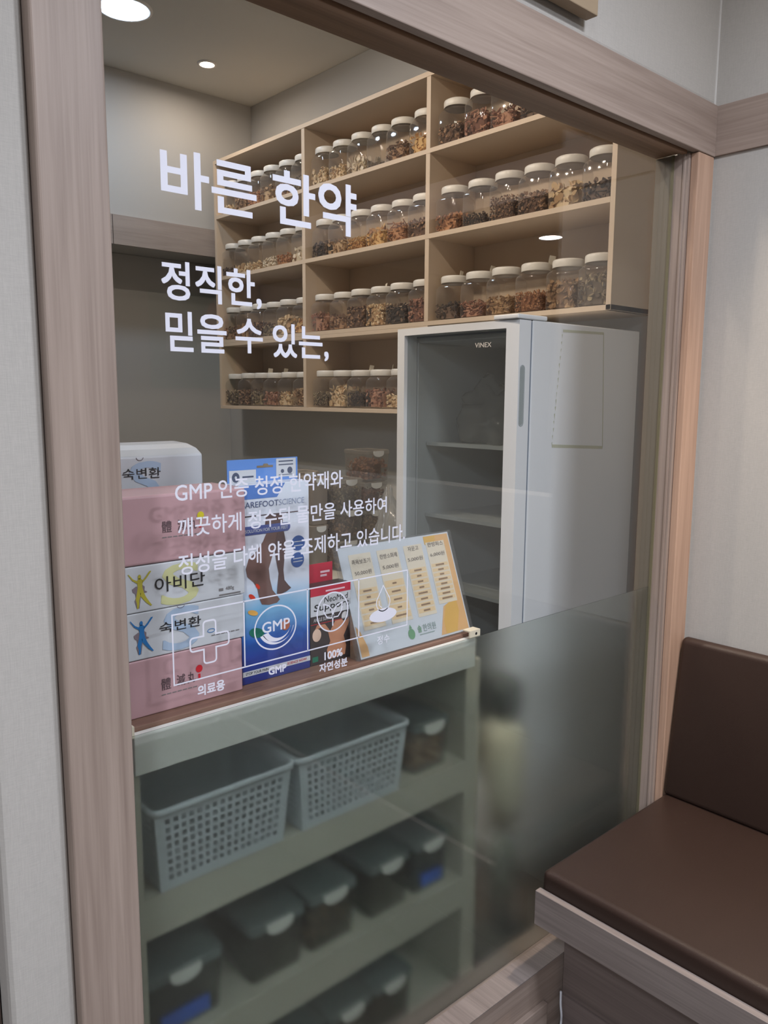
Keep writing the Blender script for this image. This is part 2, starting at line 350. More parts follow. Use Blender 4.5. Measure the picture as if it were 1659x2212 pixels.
bl = MB(); bl.text('GMP 인증 청정 한약재와', 0.536, 0.846, 1.396, 1.426, 0.018, **vo); bl.text('깨끗하게 정수된 물만을 사용하여', 0.539, 0.947, 1.344, 1.373, 0.018, **vo)
bl.text('정성을 다해 약을 조제하고 있습니다.', 0.538, 0.992, 1.288, 1.319, 0.018, **vo)
bl.build('paragraph_lettering', vinyl_m, win)
cp = MB(); cp.text('의료용', 0.563, 0.610, 1.0965, 1.114, 0.05, **vo); cp.text('GMP', 0.691, 0.726, 1.100, 1.1125, 0.07, **vo)
cp.text('100%', 0.805, 0.845, 1.100, 1.1145, 0.06, **vo); cp.text('자연성분', 0.794, 0.856, 1.0795, 1.0955, 0.045, **vo); cp.text('정수', 0.926, 0.956, 1.102, 1.118, 0.008, **vo)
cp.build('caption_lettering', vinyl_m, win)
fr = MB(); LW = 0.0022
fr.stroke([(0.525, 1.124), (1.0, 1.126), (1.0, 1.231), (0.525, 1.231)], LW, True, **vo)
for x in (0.647, 0.770, 0.882): fr.stroke([(x, 1.125), (x, 1.231)], LW, **vo)
fr.build('icon_frame', vinyl_m, win)
ic = MB()
def rounded_plus(cx, cy, R, w_, r):
    pts = []
    for q in range(4):
        a = q * PI / 2; ca, sa = math.cos(a), math.sin(a)
        loc = []
        for (px, py, a0) in ((R - r, -w_ + r, -PI / 2), (R - r, w_ - r, 0)):
            for k in range(5):
                t = a0 + k * PI / 8; loc.append((px + r * math.cos(t), py + r * math.sin(t)))
        loc.append((w_, w_))
        pts += [(cx + x * ca - y * sa, cy + x * sa + y * ca) for x, y in loc]
    return pts
ic.stroke(rounded_plus(0.586, 1.179, 0.033, 0.0105, 0.005), 0.0026, True, **vo)
circ = lambda cx, cy, rx, ry, n=40: [(cx + rx * math.cos(2 * PI * i / n), cy + ry * math.sin(2 * PI * i / n)) for i in range(n)]
ic.build('cross_icon', vinyl_m, win)
ic = MB(); ic.stroke(circ(0.706, 1.178, 0.040, 0.036), 0.0024, True, **vo); ic.text('GMP', 0.680, 0.734, 1.172, 1.190, 0.03, **vo)
def arcband(cx, cy, r0, r1, t0, t1, shift, n=20):
    a = [(cx + r0 * math.cos(t0 + (t1 - t0) * i / n), cy + r0 * 0.92 * math.sin(t0 + (t1 - t0) * i / n)) for i in range(n + 1)]
    b = [(cx + shift + r1 * math.cos(t0 + (t1 - t0) * i / n), cy + r1 * 0.92 * math.sin(t0 + (t1 - t0) * i / n)) for i in range(n + 1)]
    return a, b
for r0, r1, sh in ((0.034, 0.031, 0.004), (0.029, 0.0235, 0.006)):
    a, b = arcband(0.707, 1.181, r0, r1, -PI * 0.86, -PI * 0.06, sh)
    for i in range(len(a) - 1): ic.poly([a[i], a[i + 1], b[i + 1], b[i]][::-1], **vo)
ic.build('certificate_icon', vinyl_m, win)
ic = MB(); ic.stroke(circ(0.8235, 1.183, 0.0335, 0.034), 0.0024, True, **vo)
ic.stroke([(0.8235, 1.158), (0.8235, 1.170), (0.825, 1.178)], 0.0024, **vo)
ic.stroke([(0.8235, 1.172), (0.812, 1.174), (0.805, 1.184), (0.804, 1.199), (0.815, 1.195), (0.822, 1.187), (0.8235, 1.173)], 0.002, **vo)
ic.stroke([(0.824, 1.173), (0.835, 1.173), (0.843, 1.182), (0.845, 1.197), (0.833, 1.193), (0.826, 1.185), (0.824, 1.174)], 0.002, **vo)
ic.build('leaf_icon', vinyl_m, win)
ic = MB(); dp = [(0.940, 1.211)] + [(0.940 + 0.0165 * math.cos(t), 1.180 + 0.0165 * math.sin(t)) for t in [PI * 0.12 - i * PI * 1.24 / 16 for i in range(17)]]
ic.stroke(dp, 0.0018, True, **vo); ic.stroke([(0.930, 1.184), (0.931, 1.175), (0.937, 1.170)], 0.0015, **vo)
ic.ell(0.940, 1.156, 0.033, 0.0125, **vo)
ic.build('drop_icon', vinyl_m, win)

# ------------------------------------------------------------------ LAMPS
def emis(name, col, st):
    m = bpy.data.materials.new(name); m.use_nodes = True; nt = m.node_tree
    for n in list(nt.nodes): nt.nodes.remove(n)
    out = nt.nodes.new('ShaderNodeOutputMaterial'); e = nt.nodes.new('ShaderNodeEmission'); e.inputs[0].default_value = tuple(col) + (1,); e.inputs[1].default_value = st
    nt.links.new(e.outputs[0], out.inputs[0]); return m
ring_m = M('white_lamp_ring', (228, 228, 226), 0.4)
def downlight(x, y, z, r, mat, label, group=None):
    t = thing('ceiling_downlight', label, 'lamp', (x, y, z), group)
    MB().lathe([(r + 0.018, 0.0), (r + 0.016, -0.006), (r + 0.002, -0.007), (r, -0.002), (r, 0.0)], (x, y, z), 36, False, False).build('trim_ring', ring_m, t)
    MB().lathe([(r * 0.999, -0.0035), (0.001, -0.0035)], (x, y, z), 36, False, True).build('diffuser', mat, t)
    return t
e_cool = emis('cool_led', COOL, L_WAIT); e_big = emis('cool_led_room', (0.62, 0.78, 1.0), L_ROOM_BIG); e_small = emis('warm_led_room', (1.0, 0.80, 0.62), L_ROOM_SMALL)
e_warm = emis('warm_led', WARM, L_WAIT_WARM)
downlight(1.578, 2.40, 3.1435, 0.098, e_big, 'large round cool white ceiling lamp at the top left inside the glassed room')
downlight(2.114, 2.665, 3.1435, 0.030, e_small, 'small recessed warm downlight on the ceiling in front of the upper shelf')
downlight(0.7, 1.6, 3.1435, 0.032, emis('warm_led_open', (1.0, 0.84, 0.68), 540.0), 'warm recessed downlight in the middle of the glassed room')
e_aim = emis('warm_led_aimed', (1.0, 0.80, 0.62), 25.0)
for x, y, w_ in ((1.0, 0.55, 'nearest the window'), (1.0, 1.25, 'in the middle of its row'), (1.0, 1.9, 'farthest from the window')):
    dl = downlight(x, y, 3.1435, 0.032, e_aim, 'warm adjustable downlight aimed at the jar shelves, ' + w_, 'adjustable downlights of the glassed room')
    sp = bpy.data.lights.new('shelf_beam', 'SPOT'); sp.energy = L_SHELF; sp.color = (1.0, 0.83, 0.68); sp.spot_size = math.radians(112); sp.spot_blend = 0.7; sp.shadow_soft_size = 0.04
    spo = bpy.data.objects.new('shelf_beam', sp); COL.objects.link(spo); spo.parent = dl; spo.location = (0, 0, -0.014)
    spo.rotation_euler = (Vector((1.4, -0.25, -1.25))).to_track_quat('-Z', 'Y').to_euler()
for x, y, rad, k_, w_ in ((4.9, -2.57, 0.076, 0.8, 'round cool white ceiling lamp mirrored as a small oval in the window'),
        (-1.1, -1.75, 0.12, 0.30, 'cool white ceiling lamp of the hall, left of the window'), (-1.9, -2.5, 0.12, 0.36, 'added cool white lamp, unseen at the far left of the hall'),  # far-left lamp is an added fill for the fridge side
        (0.9, -2.0, 0.15, 0.15, 'added wide cool white lamp, unseen opposite the window'), (1.2, -0.95, 0.12, 0.13, 'added cool white lamp, unseen in front of the bench')):  # both added out of view to brighten the right and upper walls
    downlight(x, y, 2.6995, rad, emis('cool_led', COOL, L_WAIT * k_), w_)
dl = downlight(1.78, -0.42, 2.6995, 0.035, e_warm, 'small warm downlight close to the wall above the bench')
sp = bpy.data.lights.new('warm_beam', 'SPOT'); sp.energy = 42; sp.color = (1.0, 0.80, 0.60); sp.spot_size = math.radians(62); sp.spot_blend = 0.8; sp.shadow_soft_size = 0.03
spo = bpy.data.objects.new('warm_beam', sp); COL.objects.link(spo); spo.parent = dl; spo.location = (0, 0, -0.012); spo.rotation_euler = (0.0, 0.12, 0)

# ------------------------------------------------------------------ WALL SHELVES
SX0, SX1 = 2.31, 2.588
t = thing('wall_shelf', 'large beige open wall shelf with three rows of herb jars in three bays', 'shelf', (SX0, 0.485, 1.818))
b = MB(); b.box(SX0, SX1, 0.485, 0.504, 1.832, 2.788); b.build('side_panel', board_m, t, 0.001)
b = MB(); b.box(SX0, SX1, 2.948, 2.968, 1.832, 2.788); b.build('side_panel', board_m, t, 0.001)
for y0, y1 in ((1.322, 1.344), (2.144, 2.168)): MB().box(SX0 + 0.001, SX1 - 0.008, y0, y1, 1.850, 2.771).build('divider', board_m, t)
MB().box(SX0, SX1, 0.485, 2.968, 2.7885, 2.790).box(SX0 - 0.0005, SX1, 0.484, 2.969, 2.7715, 2.7885).build('top_board', board_m, t)
for z0, z1 in ((2.489, 2.506), (2.168, 2.186)): MB().box(SX0, SX1 - 0.008, 0.504, 2.948, z0, z1).build('shelf_board', board_m, t)
MB().box(SX0, SX1, 0.485, 2.968, 1.832, 1.849).build('bottom_board', board_m, t)
MB().box(SX1 - 0.007, SX1, 0.504, 2.948, 1.85, 2.771).build('back_panel', board_m, t)
MB().lathe([(0.005, 0), (0.003, 0.002)], (0, 0, 0), 12).build('cam_screw', grey_m, t, base=(2.345, 0.4845, 1.862)).rotation_euler = (PI / 2, 0, 0)
t = thing('wall_shelf', 'small beige wall shelf with one row of jars, hung below the large one', 'shelf', (SX0, 1.322, 1.473))
for y0, y1 in ((1.322, 1.342), (2.144, 2.166), (2.928, 2.948)): MB().box(SX0, SX1, y0, y1, 1.4955, 1.8145).build('side_panel' if y0 != 2.144 else 'divider', board_m, t)
MB().box(SX0, SX1, 1.322, 2.948, 1.4775, 1.495).build('bottom_board', board_m, t, 0.001)
MB().box(SX0, SX1, 1.322, 2.948, 1.815, 1.8315).build('top_board', board_m, t, 0.001)
MB().box(SX1 - 0.007, SX1, 1.342, 2.928, 1.495, 1.815).build('back_panel', board_m, t)

# ------------------------------------------------------------------ HERB JARS
def rsq(h, r, z, n=5, cx=0, cy=0, hy=None):
    hy = hy or h; out = []
    for (sx, sy, a0) in ((1, 1, 0), (-1, 1, PI / 2), (-1, -1, PI), (1, -1, 3 * PI / 2)):
        for k in range(n):
            a = a0 + k * (PI / 2) / (n - 1); out.append((cx + sx * (h - r) + r * math.cos(a), cy + sy * (hy - r) + r * math.sin(a), z))
    return out
JH, JB = 0.0605, 0.148
def body_mesh():
    b = MB(); prof = [(0.052, 0.022, 0.001), (0.0585, 0.024, 0.004), (JH, 0.024, 0.010), (JH, 0.024, 0.118), (0.0585, 0.030, 0.128), (0.0545, 0.040, 0.136), (0.051, 0.0509, 0.141), (0.050, 0.0499, JB)]
    b.loft([rsq(h, r, z, 6) for h, r, z in prof], True, False, True); return b
def lid_mesh():
    b = MB(); b.lathe([(0.0545, 0.145), (0.0555, 0.147), (0.0555, 0.166), (0.054, 0.170), (0.050, 0.1725), (0.046, 0.1725), (0.0445, 0.1710), (0.001, 0.1710)], (0, 0, 0), 32, False, True)
    for i in range(4): pass
    return b
jar0 = bpy.data.objects.new('herb_jar', None); jar0['category'] = 'jar'; jar0.empty_display_size = 0.05
jb = body_mesh().build('jar_body', jar_m); jl = lid_mesh().build('jar_lid', lid_m)
jb.parent = jar0; jl.parent = jar0
COL.objects.link(jar0)
_rnd = random.Random(5)
def rand_rot(R): return Matrix.Rotation(R.uniform(0, 2 * PI), 3, 'X') @ Matrix.Rotation(R.uniform(0, 2 * PI), 3, 'Y') @ Matrix.Rotation(R.uniform(0, 2 * PI), 3, 'Z')
def contents(kind, fill, seed, hx=0.056, hy=0.056, count=1.0):
    R = random.Random(seed); b = MB(); ht = 0.006 + fill * 0.125
    # core heap
    hx_, hy_ = hx - 0.012, hy - 0.012
    loops = [rsq(hx_, 0.02, 0.006, 4, hy=hy_), rsq(hx_, 0.02, max(0.01, ht - 0.016), 4, hy=hy_), rsq(hx_ * 0.6, 0.01, max(0.012, ht - 0.008), 4, hy=hy_ * 0.6)]
    b.loft(loops, True, True, False)
    area = {'slice': 90, 'chip': 170, 'stick': 130, 'fine': 420, 'mixed': 150, 'shaving': 110, 'big': 60}[kind]
    n = int(area * (0.45 + fill) * count)
    for i in range(n):
        # mostly near the visible faces
        q = R.random()
        if q < 0.30: x, y, z = -hx + R.uniform(0.003, 0.012), R.uniform(-hy, hy), R.uniform(0.008, ht)
        elif q < 0.58: x, y, z = R.uniform(-hx, hx), -hy + R.uniform(0.003, 0.012), R.uniform(0.008, ht)
        elif q < 0.72: x, y, z = R.uniform(-hx, hx), hy - R.uniform(0.003, 0.012), R.uniform(0.008, ht)
        else: x, y, z = R.uniform(-hx, hx), R.uniform(-hy, hy), ht - R.uniform(-0.006, 0.014)
        ht_ = ht * (1 + 0.10 * math.sin(x * 60 + seed) * math.cos(y * 50))
        z = min(z, ht_ + 0.004)
        x = max(-hx + 0.005, min(hx - 0.005, x)); y = max(-hy + 0.005, min(hy - 0.005, y))
        m = rand_rot(R); k = kind
        if k == 'mixed': k = R.choice(('slice', 'chip', 'stick', 'chip'))
        s_ = R.uniform(0.75, 1.3)
        if k in ('slice', 'shaving', 'big'):
            rr = {'slice': 0.0085, 'shaving': 0.010, 'big': 0.0145}[k] * s_; el = R.uniform(0.5, 1.0); nn = 7
            cup = 0.0035 if k == 'shaving' else 0.0008
            top = []; bot = []
            for j in range(nn):
                a = 2 * PI * j / nn; r2 = rr * R.uniform(0.82, 1.1); px, py = r2 * math.cos(a), r2 * el * math.sin(a)
                zz = cup * (px / rr) ** 2 * 2
                top.append(Vector((px, py, zz + 0.0008))); bot.append(Vector((px, py, zz - 0.0008)))
            vs = [m @ p for p in top + bot]
            fs = [tuple(range(nn)), tuple(range(2 * nn - 1, nn - 1, -1))] + [(j, nn + j, nn + (j + 1) % nn, (j + 1) % nn) for j in range(nn)]
        else:
            if k == 'chip': a_, b_, c_ = 0.0058 * s_, 0.0042 * s_ * R.uniform(0.6, 1.1), 0.0026 * s_
            elif k == 'stick': a_, b_, c_ = 0.0150 * s_, 0.0022, 0.0020; m = Matrix.Rotation(R.uniform(-0.9, 0.9), 3, 'Y') @ Matrix.Rotation(R.uniform(0, 2 * PI), 3, 'Z')
            else: a_, b_, c_ = 0.0028 * s_, 0.0022 * s_, 0.0016
            vs = []
            for sz in (-1, 1):
                for (sx, sy) in ((-1, -1), (1, -1), (1, 1), (-1, 1)):
                    vs.append(m @ Vector((a_ * sx * R.uniform(0.75, 1.1), b_ * sy * R.uniform(0.7, 1.15), c_ * sz * R.uniform(0.8, 1.1))))
            fs = [(0, 3, 2, 1), (4, 5, 6, 7), (0, 1, 5, 4), (1, 2, 6, 5), (2, 3, 7, 6), (3, 0, 4, 7)]
        c = Vector((x, y, max(z, 0.007)))
        lim = []
        for p in vs:
            q_ = p + c; lim.append((max(-hx, min(hx, q_.x)), max(-hy, min(hy, q_.y)), max(0.004, q_.z)))
        b.add(lim, fs)
    return b
HM = {
 'cream': herbs('herb_cream', [(226, 200, 158), (206, 176, 132), (236, 214, 178), (190, 156, 116)]),
 'white': herbs('herb_white', [(236, 222, 200), (214, 196, 168), (246, 236, 216)]),
 'yellow': herbs('herb_yellow_tan', [(214, 168, 100), (198, 148, 84), (226, 188, 128), (176, 124, 72)]),
 'orange': herbs('herb_orange', [(186, 134, 92), (166, 114, 76), (200, 150, 108), (146, 98, 66)]),
 'red': herbs('herb_reddish', [(170, 122, 98), (148, 100, 80), (192, 146, 120), (122, 82, 66)]),
 'brown': herbs('herb_brown', [(150, 116, 88), (122, 92, 72), (176, 140, 108), (100, 74, 58)]),
 'dark': herbs('herb_dark', [(92, 76, 66), (72, 60, 54), (120, 98, 82), (60, 52, 50)]),
 'tan': herbs('herb_tan', [(180, 146, 108), (158, 124, 88), (200, 168, 128), (130, 98, 68)]),
 'grey': herbs('herb_grey_tan', [(150, 134, 108), (124, 108, 86), (178, 162, 130), (100, 86, 70)]),
}
CN = {'cream': 'cream', 'white': 'whitish', 'yellow': 'yellow-tan', 'orange': 'orange-brown', 'red': 'reddish brown', 'brown': 'brown', 'dark': 'dark brown', 'tan': 'tan', 'grey': 'grey-tan'}
KN = {'slice': 'sliced roots', 'chip': 'root chips', 'stick': 'twig sticks', 'fine': 'fine herb crumbs', 'mixed': 'mixed herb pieces', 'shaving': 'curled bark shavings', 'big': 'large root slices'}
BAYS = {3: (2.168, 2.948, 'far left bay'), 2: (1.344, 2.144, 'middle bay'), 1: (0.504, 1.322, 'near right bay')}
ROWS = {'A': (2.506, 'top shelf'), 'B': (2.186, 'second shelf from top'), 'C': (1.849, 'third shelf from top'), 'D': (1.495, 'bottom shelf')}
# each entry: (colour, kind, fill, lid tag)
JARS = {
 'A3': [('cream', 'mixed', .3, 0), ('tan', 'chip', .55, 0), ('orange', 'mixed', .5, 0), ('tan', 'slice', .5, 0), ('brown', 'chip', .45, 0), ('grey', 'chip', .5, 0)],
 'A2': [('cream', 'shaving', .5, 0), ('cream', 'mixed', .42, 0), ('white', 'big', .5, 0), ('dark', 'fine', .05, 0), ('brown', 'mixed', .5, 0), ('yellow', 'slice', .6, 0)],
 'A1': [('brown', 'chip', .55, 0), ('red', 'mixed', .66, 0), ('red', 'stick', .50, 0), ('dark', 'stick', .5, 0), ('brown', 'chip', .5, 0), ('tan', 'chip', .5, 0)],
 'B3': [('dark', 'chip', .3, 0), ('cream', 'big', .32, 0), ('cream', 'mixed', .28, 0), ('white', 'mixed', .35, 1), ('orange', 'shaving', .35, 0), ('white', 'big', .45, 0)],
 'B2': [('dark', 'chip', .5, 0), ('tan', 'slice', .45, 0), ('yellow', 'fine', .38, 0), ('yellow', 'slice', .55, 0), ('orange', 'stick', .55, 0), ('brown', 'chip', .5, 0)],
 'B1': [('orange', 'shaving', .45, 0), ('dark', 'fine', .30, 0), ('brown', 'fine', .62, 0), ('brown', 'chip', .55, 0), ('cream', 'big', .55, 0), ('dark', 'mixed', .45, 0)],
 'C3': [('brown', 'mixed', .45, 0), ('tan', 'big', .5, 0), ('brown', 'chip', .55, 0), ('grey', 'mixed', .35, 0), ('cream', 'big', .62, 0), ('yellow', 'slice', .5, 0)],
 'C2': [('red', 'slice', .6, 0), ('brown', 'slice', .45, 0), ('brown', 'chip', .7, 0), ('cream', 'chip', .7, 1), ('dark', 'mixed', .6, 0), ('red', 'chip', .7, 0)],
 'C1': [('dark', 'mixed', .45, 1), ('red', 'stick', .42, 1), ('tan', 'mixed', .48, 0), ('orange', 'fine', .52, 1), ('tan', 'shaving', .72, 0), ('grey', 'slice', .80, 0)],
 'D3': [('grey', 'chip', .55, 0), ('brown', 'mixed', .6, 0), ('grey', 'mixed', .5, 1), ('red', 'slice', .5, 1), ('cream', 'slice', .5, 0), ('tan', 'shaving', .6, 0)],
 'D2': [('grey', 'fine', .5, 0), ('cream', 'big', .7, 0), ('dark', 'fine', .5, 1), ('red', 'slice', .6, 1), ('cream', 'mixed', .4, 0)],
}
ORD = ['first', 'second', 'third', 'fourth', 'fifth', 'sixth']
tagm = MB(); tagm.box(-0.012, 0.012, -0.0005, 0.0005, 0.170, 0.200)
first = True; seed = 11
for key, lst in JARS.items():
    z, rn = ROWS[key[0]]; y0, y1, bn = BAYS[int(key[1])]
    n = 6; pitch = (y1 - y0 - 0.008) / n
    for i, (col, kind, fill, tg) in enumerate(lst):
        seed += 1; R = random.Random(seed)
        y = y1 - 0.004 - pitch * (i + 0.5) + R.uniform(-0.0015, 0.0015)
        x = SX0 + 0.012 + 0.062 + R.uniform(0, 0.008)
        sc = min(1.0, (pitch - 0.004) / (2 * JH))
        if first:
            r = jar0; first = False
            kids = list(jar0.children)
        else:
            r = jar0.copy(); COL.objects.link(r)
            for ch in kids:
                c = ch.copy(); COL.objects.link(c); c.parent = r
        r.location = (x, y, z + 0.0005); r.scale = (sc, sc, R.uniform(0.99, 1.01)); r.rotation_euler = (0, 0, R.uniform(-0.025, 0.025))
        r['label'] = 'clear jar with white lid, %s from the left, %s, %s' % (ORD[i], rn, bn)
        r['group'] = 'clear herb jars on the wall shelves'
        if tg:
            g = tagm.build('lid_tag', tag_m); g.parent = r; g.rotation_euler = (0.2, 0.1, R.uniform(-0.6, 1.2)); g.location = (R.uniform(-0.02, 0.02), R.uniform(-0.02, 0.02), 0)
            g['label'] = 'small paper tag on the lid'
        co = contents(kind, fill, seed).build('dried_herbs', HM[col]); co.location = (x, y, z + 0.0005 + 0.0015)
        co.scale = (sc * 0.985, sc * 0.985, 1); co.rotation_euler = r.rotation_euler
        co['kind'] = 'stuff'
        tag(co, '%s %s in the %s jar from the left, %s, %s' % (CN[col], KN[kind], ORD[i], rn, bn), 'dried herbs', 'dried herbs in the jars')

# ------------------------------------------------------------------ GLASS-DOOR FRIDGE
FX, FY0, FY1, FZ = 1.856, 0.50, 1.02, 1.775
t = thing('display_fridge', 'white upright glass-door fridge under the right end of the wall shelf', 'fridge', (2.2, 0.76, 0.0))
b = MB(); b.box(1.932, 2.52, FY0, FY0 + 0.035, 0.055, FZ).box(1.932, 2.52, FY1 - 0.035, FY1, 0.055, FZ).box(2.485, 2.52, FY0 + 0.035, FY1 - 0.035, 0.055, FZ)
b.box(1.932, 2.485, FY0 + 0.035, FY1 - 0.035, FZ - 0.045, FZ).box(1.932, 2.485, FY0 + 0.035, FY1 - 0.035, 0.055, 0.16)
b.build('cabinet', white_app, t, 0.004, 3)
MB().box(1.95, 2.50, FY0 + 0.02, FY1 - 0.02, 0.0, 0.054).build('plinth', grey_m, t)
MB().box(1.934, 2.484, FY0 + 0.0355, FY0 + 0.037, 0.161, FZ - 0.046).box(1.934, 2.484, FY1 - 0.037, FY1 - 0.0355, 0.161, FZ - 0.046).box(2.482, 2.4845, FY0 + 0.037, FY1 - 0.037, 0.161, FZ - 0.046).build('liner', liner_m, t)
for k, z in enumerate((1.385, 1.135, 0.885, 0.635, 0.385)):
    b = MB(); b.box(1.975, 2.47, FY0 + 0.045, FY1 - 0.045, z, z + 0.004).box(1.970, 1.978, FY0 + 0.042, FY1 - 0.042, z - 0.003, z + 0.009)
    b.build('wire_shelf', M('fridge_shelf_plastic_%d' % k, (196, 200, 200), 0.4), t)
def dx(y): return FX + 0.012 - 0.012 * math.sin(PI * (y - FY0) / (FY1 - FY0)) ** 0.7 if FY0 < y < FY1 else FX + 0.012
gy0, gy1, gz0, gz1 = 0.545, 0.982, 0.30, 1.750
ys = sorted(set([FY0 + (FY1 - FY0) * i / 24 for i in range(25)] + [gy0, gy1]))
b = MB()
def strip(ya, yb, za, zb):
    yy = [y for y in ys if ya - 1e-6 <= y <= yb + 1e-6]
    L = [[(dx(y), y, za), (1.922, y, za), (1.922, y, zb), (dx(y), y, zb)] for y in yy]
    b.loft(L, True, True, False)
strip(FY0, gy0, 0.07, FZ - 0.002); strip(gy1, FY1, 0.07, FZ - 0.002); strip(gy0, gy1, 0.07, gz0); strip(gy0, gy1, gz1, FZ - 0.002)
dr = b.build('door', white_app, t)
MB().box(1.9225, 1.9315, FY0 + 0.004, FY1 - 0.004, 0.075, FZ - 0.006).build('gasket', gasket_m, t) if False else None
gk = MB(); gk.box(1.9225, 1.9315, FY0 + 0.004, FY0 + 0.02, 0.075, FZ - 0.006).box(1.9225, 1.9315, FY1 - 0.02, FY1 - 0.004, 0.075, FZ - 0.006).box(1.9225, 1.9315, FY0 + 0.02, FY1 - 0.02, FZ - 0.03, FZ - 0.006)
gk.build('gasket', gasket_m, t)
g = MB(); g.box(FX + 0.022, FX + 0.027, gy0 + 0.0005, gy1 - 0.0005, gz0 + 0.0005, gz1 - 0.0005); g.build('glass', dg_m, dr)
h = MB(); hp = [(1.886 + 0.010 * math.cos(a), z0_ + 0.010 * math.sin(a)) for z0_, a0 in ((1.632, 0), (1.475, PI)) for a in [a0 + PI * k / 8 for k in range(9)]]
h.stroke(hp, 0.003, True, o=(0, FY0 - 0.0012, 0)); h.build('handle_rim', M('handle_rim_grey', (176, 184, 186), 0.4), dr)
hi = [(1.886 + 0.0075 * math.cos(a), z0_ + 0.0075 * math.sin(a)) for z0_, a0 in ((1.632, 0), (1.475, PI)) for a in [a0 + PI * k / 8 for k in range(9)]]
MB().poly(hi, o=(0, FY0 - 0.0008, 0)).build('handle', M('handle_recess_grey', (160, 168, 168), 0.5), dr)
MB().box(1.856, 1.995, FY0 - 0.004, FY0 + 0.09, FZ + 0.0002, FZ + 0.014).build('hinge_cover', white_app, t, 0.004, 3)
lg = MB(); lg.text('VINEX', 0.0, 0.065, 1.698, 1.712, 0.02, o=(FX - 0.0012 + 0.0035, 0.662, 0), u=(0, -1, 0), v=(0, 0, 1)); lg.build('badge_lettering', M('silver_letters', (225, 218, 208), 0.4), dr)
tp = MB(); TM = dict(o=(0, FY0 - 0.0006, 0))
tp.stroke([(2.078, 1.752), (2.300, 1.756)], 0.008, **TM); tp.stroke([(2.300, 1.756), (2.322, 1.385)], 0.004, **TM); tp.stroke([(2.322, 1.385), (2.042, 1.400)], 0.010, **TM)
R = random.Random(3)
for k in range(16):
    z = 1.74 - k * 0.022; xx = 2.076 - (1.752 - z) * 0.10
    tp.poly([(xx - R.uniform(0.001, 0.004), z), (xx + R.uniform(0.001, 0.004), z + 0.003), (xx + 0.001, z - R.uniform(0.008, 0.018))], **TM)
tp.build('tape_residue', M('yellowed_glue', (196, 198, 176), 0.6), t)
# bag in the fridge
def crumple(name, c, r, mat, seed, amp=0.35, tie=True):
    import bmesh
    bm = bmesh.new(); bmesh.ops.create_icosphere(bm, subdivisions=4, radius=1.0)
    for v in bm.verts:
        d = v.co.normalized(); n1 = noise.noise(d * 2.2 + Vector((seed, 0, 0))); n2 = noise.noise(d * 6 + Vector((0, seed, 0)))
        k = 1 + amp * n1 + amp * 0.45 * abs(n2)
        v.co = Vector((d.x * r[0] * k, d.y * r[1] * k, d.z * r[2] * k))
        if v.co.z < -r[2] * 0.75: v.co.z = -r[2] * 0.75
        if tie and d.z > 0.75: v.co.x *= 0.35; v.co.y *= 0.35; v.co.z *= 1.25
    me = bpy.data.meshes.new(name); bm.to_mesh(me); bm.free()
    for p in me.polygons: p.use_smooth = True
    me.materials.append(mat); o = bpy.data.objects.new(name, me); COL.objects.link(o); o.location = c; return o
bag_m = clear('thin_white_bag', (0.80, 0.81, 0.80), 0.04, 0.2, haze=0.30, hazecol=(0.88, 0.88, 0.86))
o = crumple('plastic_bag', (2.13, 0.80, 1.390 + 0.11 * 0.75), (0.07, 0.13, 0.11), bag_m, 2.0, 0.6, False); tag(o, 'thin white plastic bag on the top rack inside the fridge', 'bag')
o = crumple('plastic_bag', (1.962, 1.16, 0.8505 + 0.18 * 0.75), (0.055, 0.06, 0.18), bag_m, 7.0); tag(o, 'crinkled clear plastic bag beside the lower left of the fridge', 'bag')

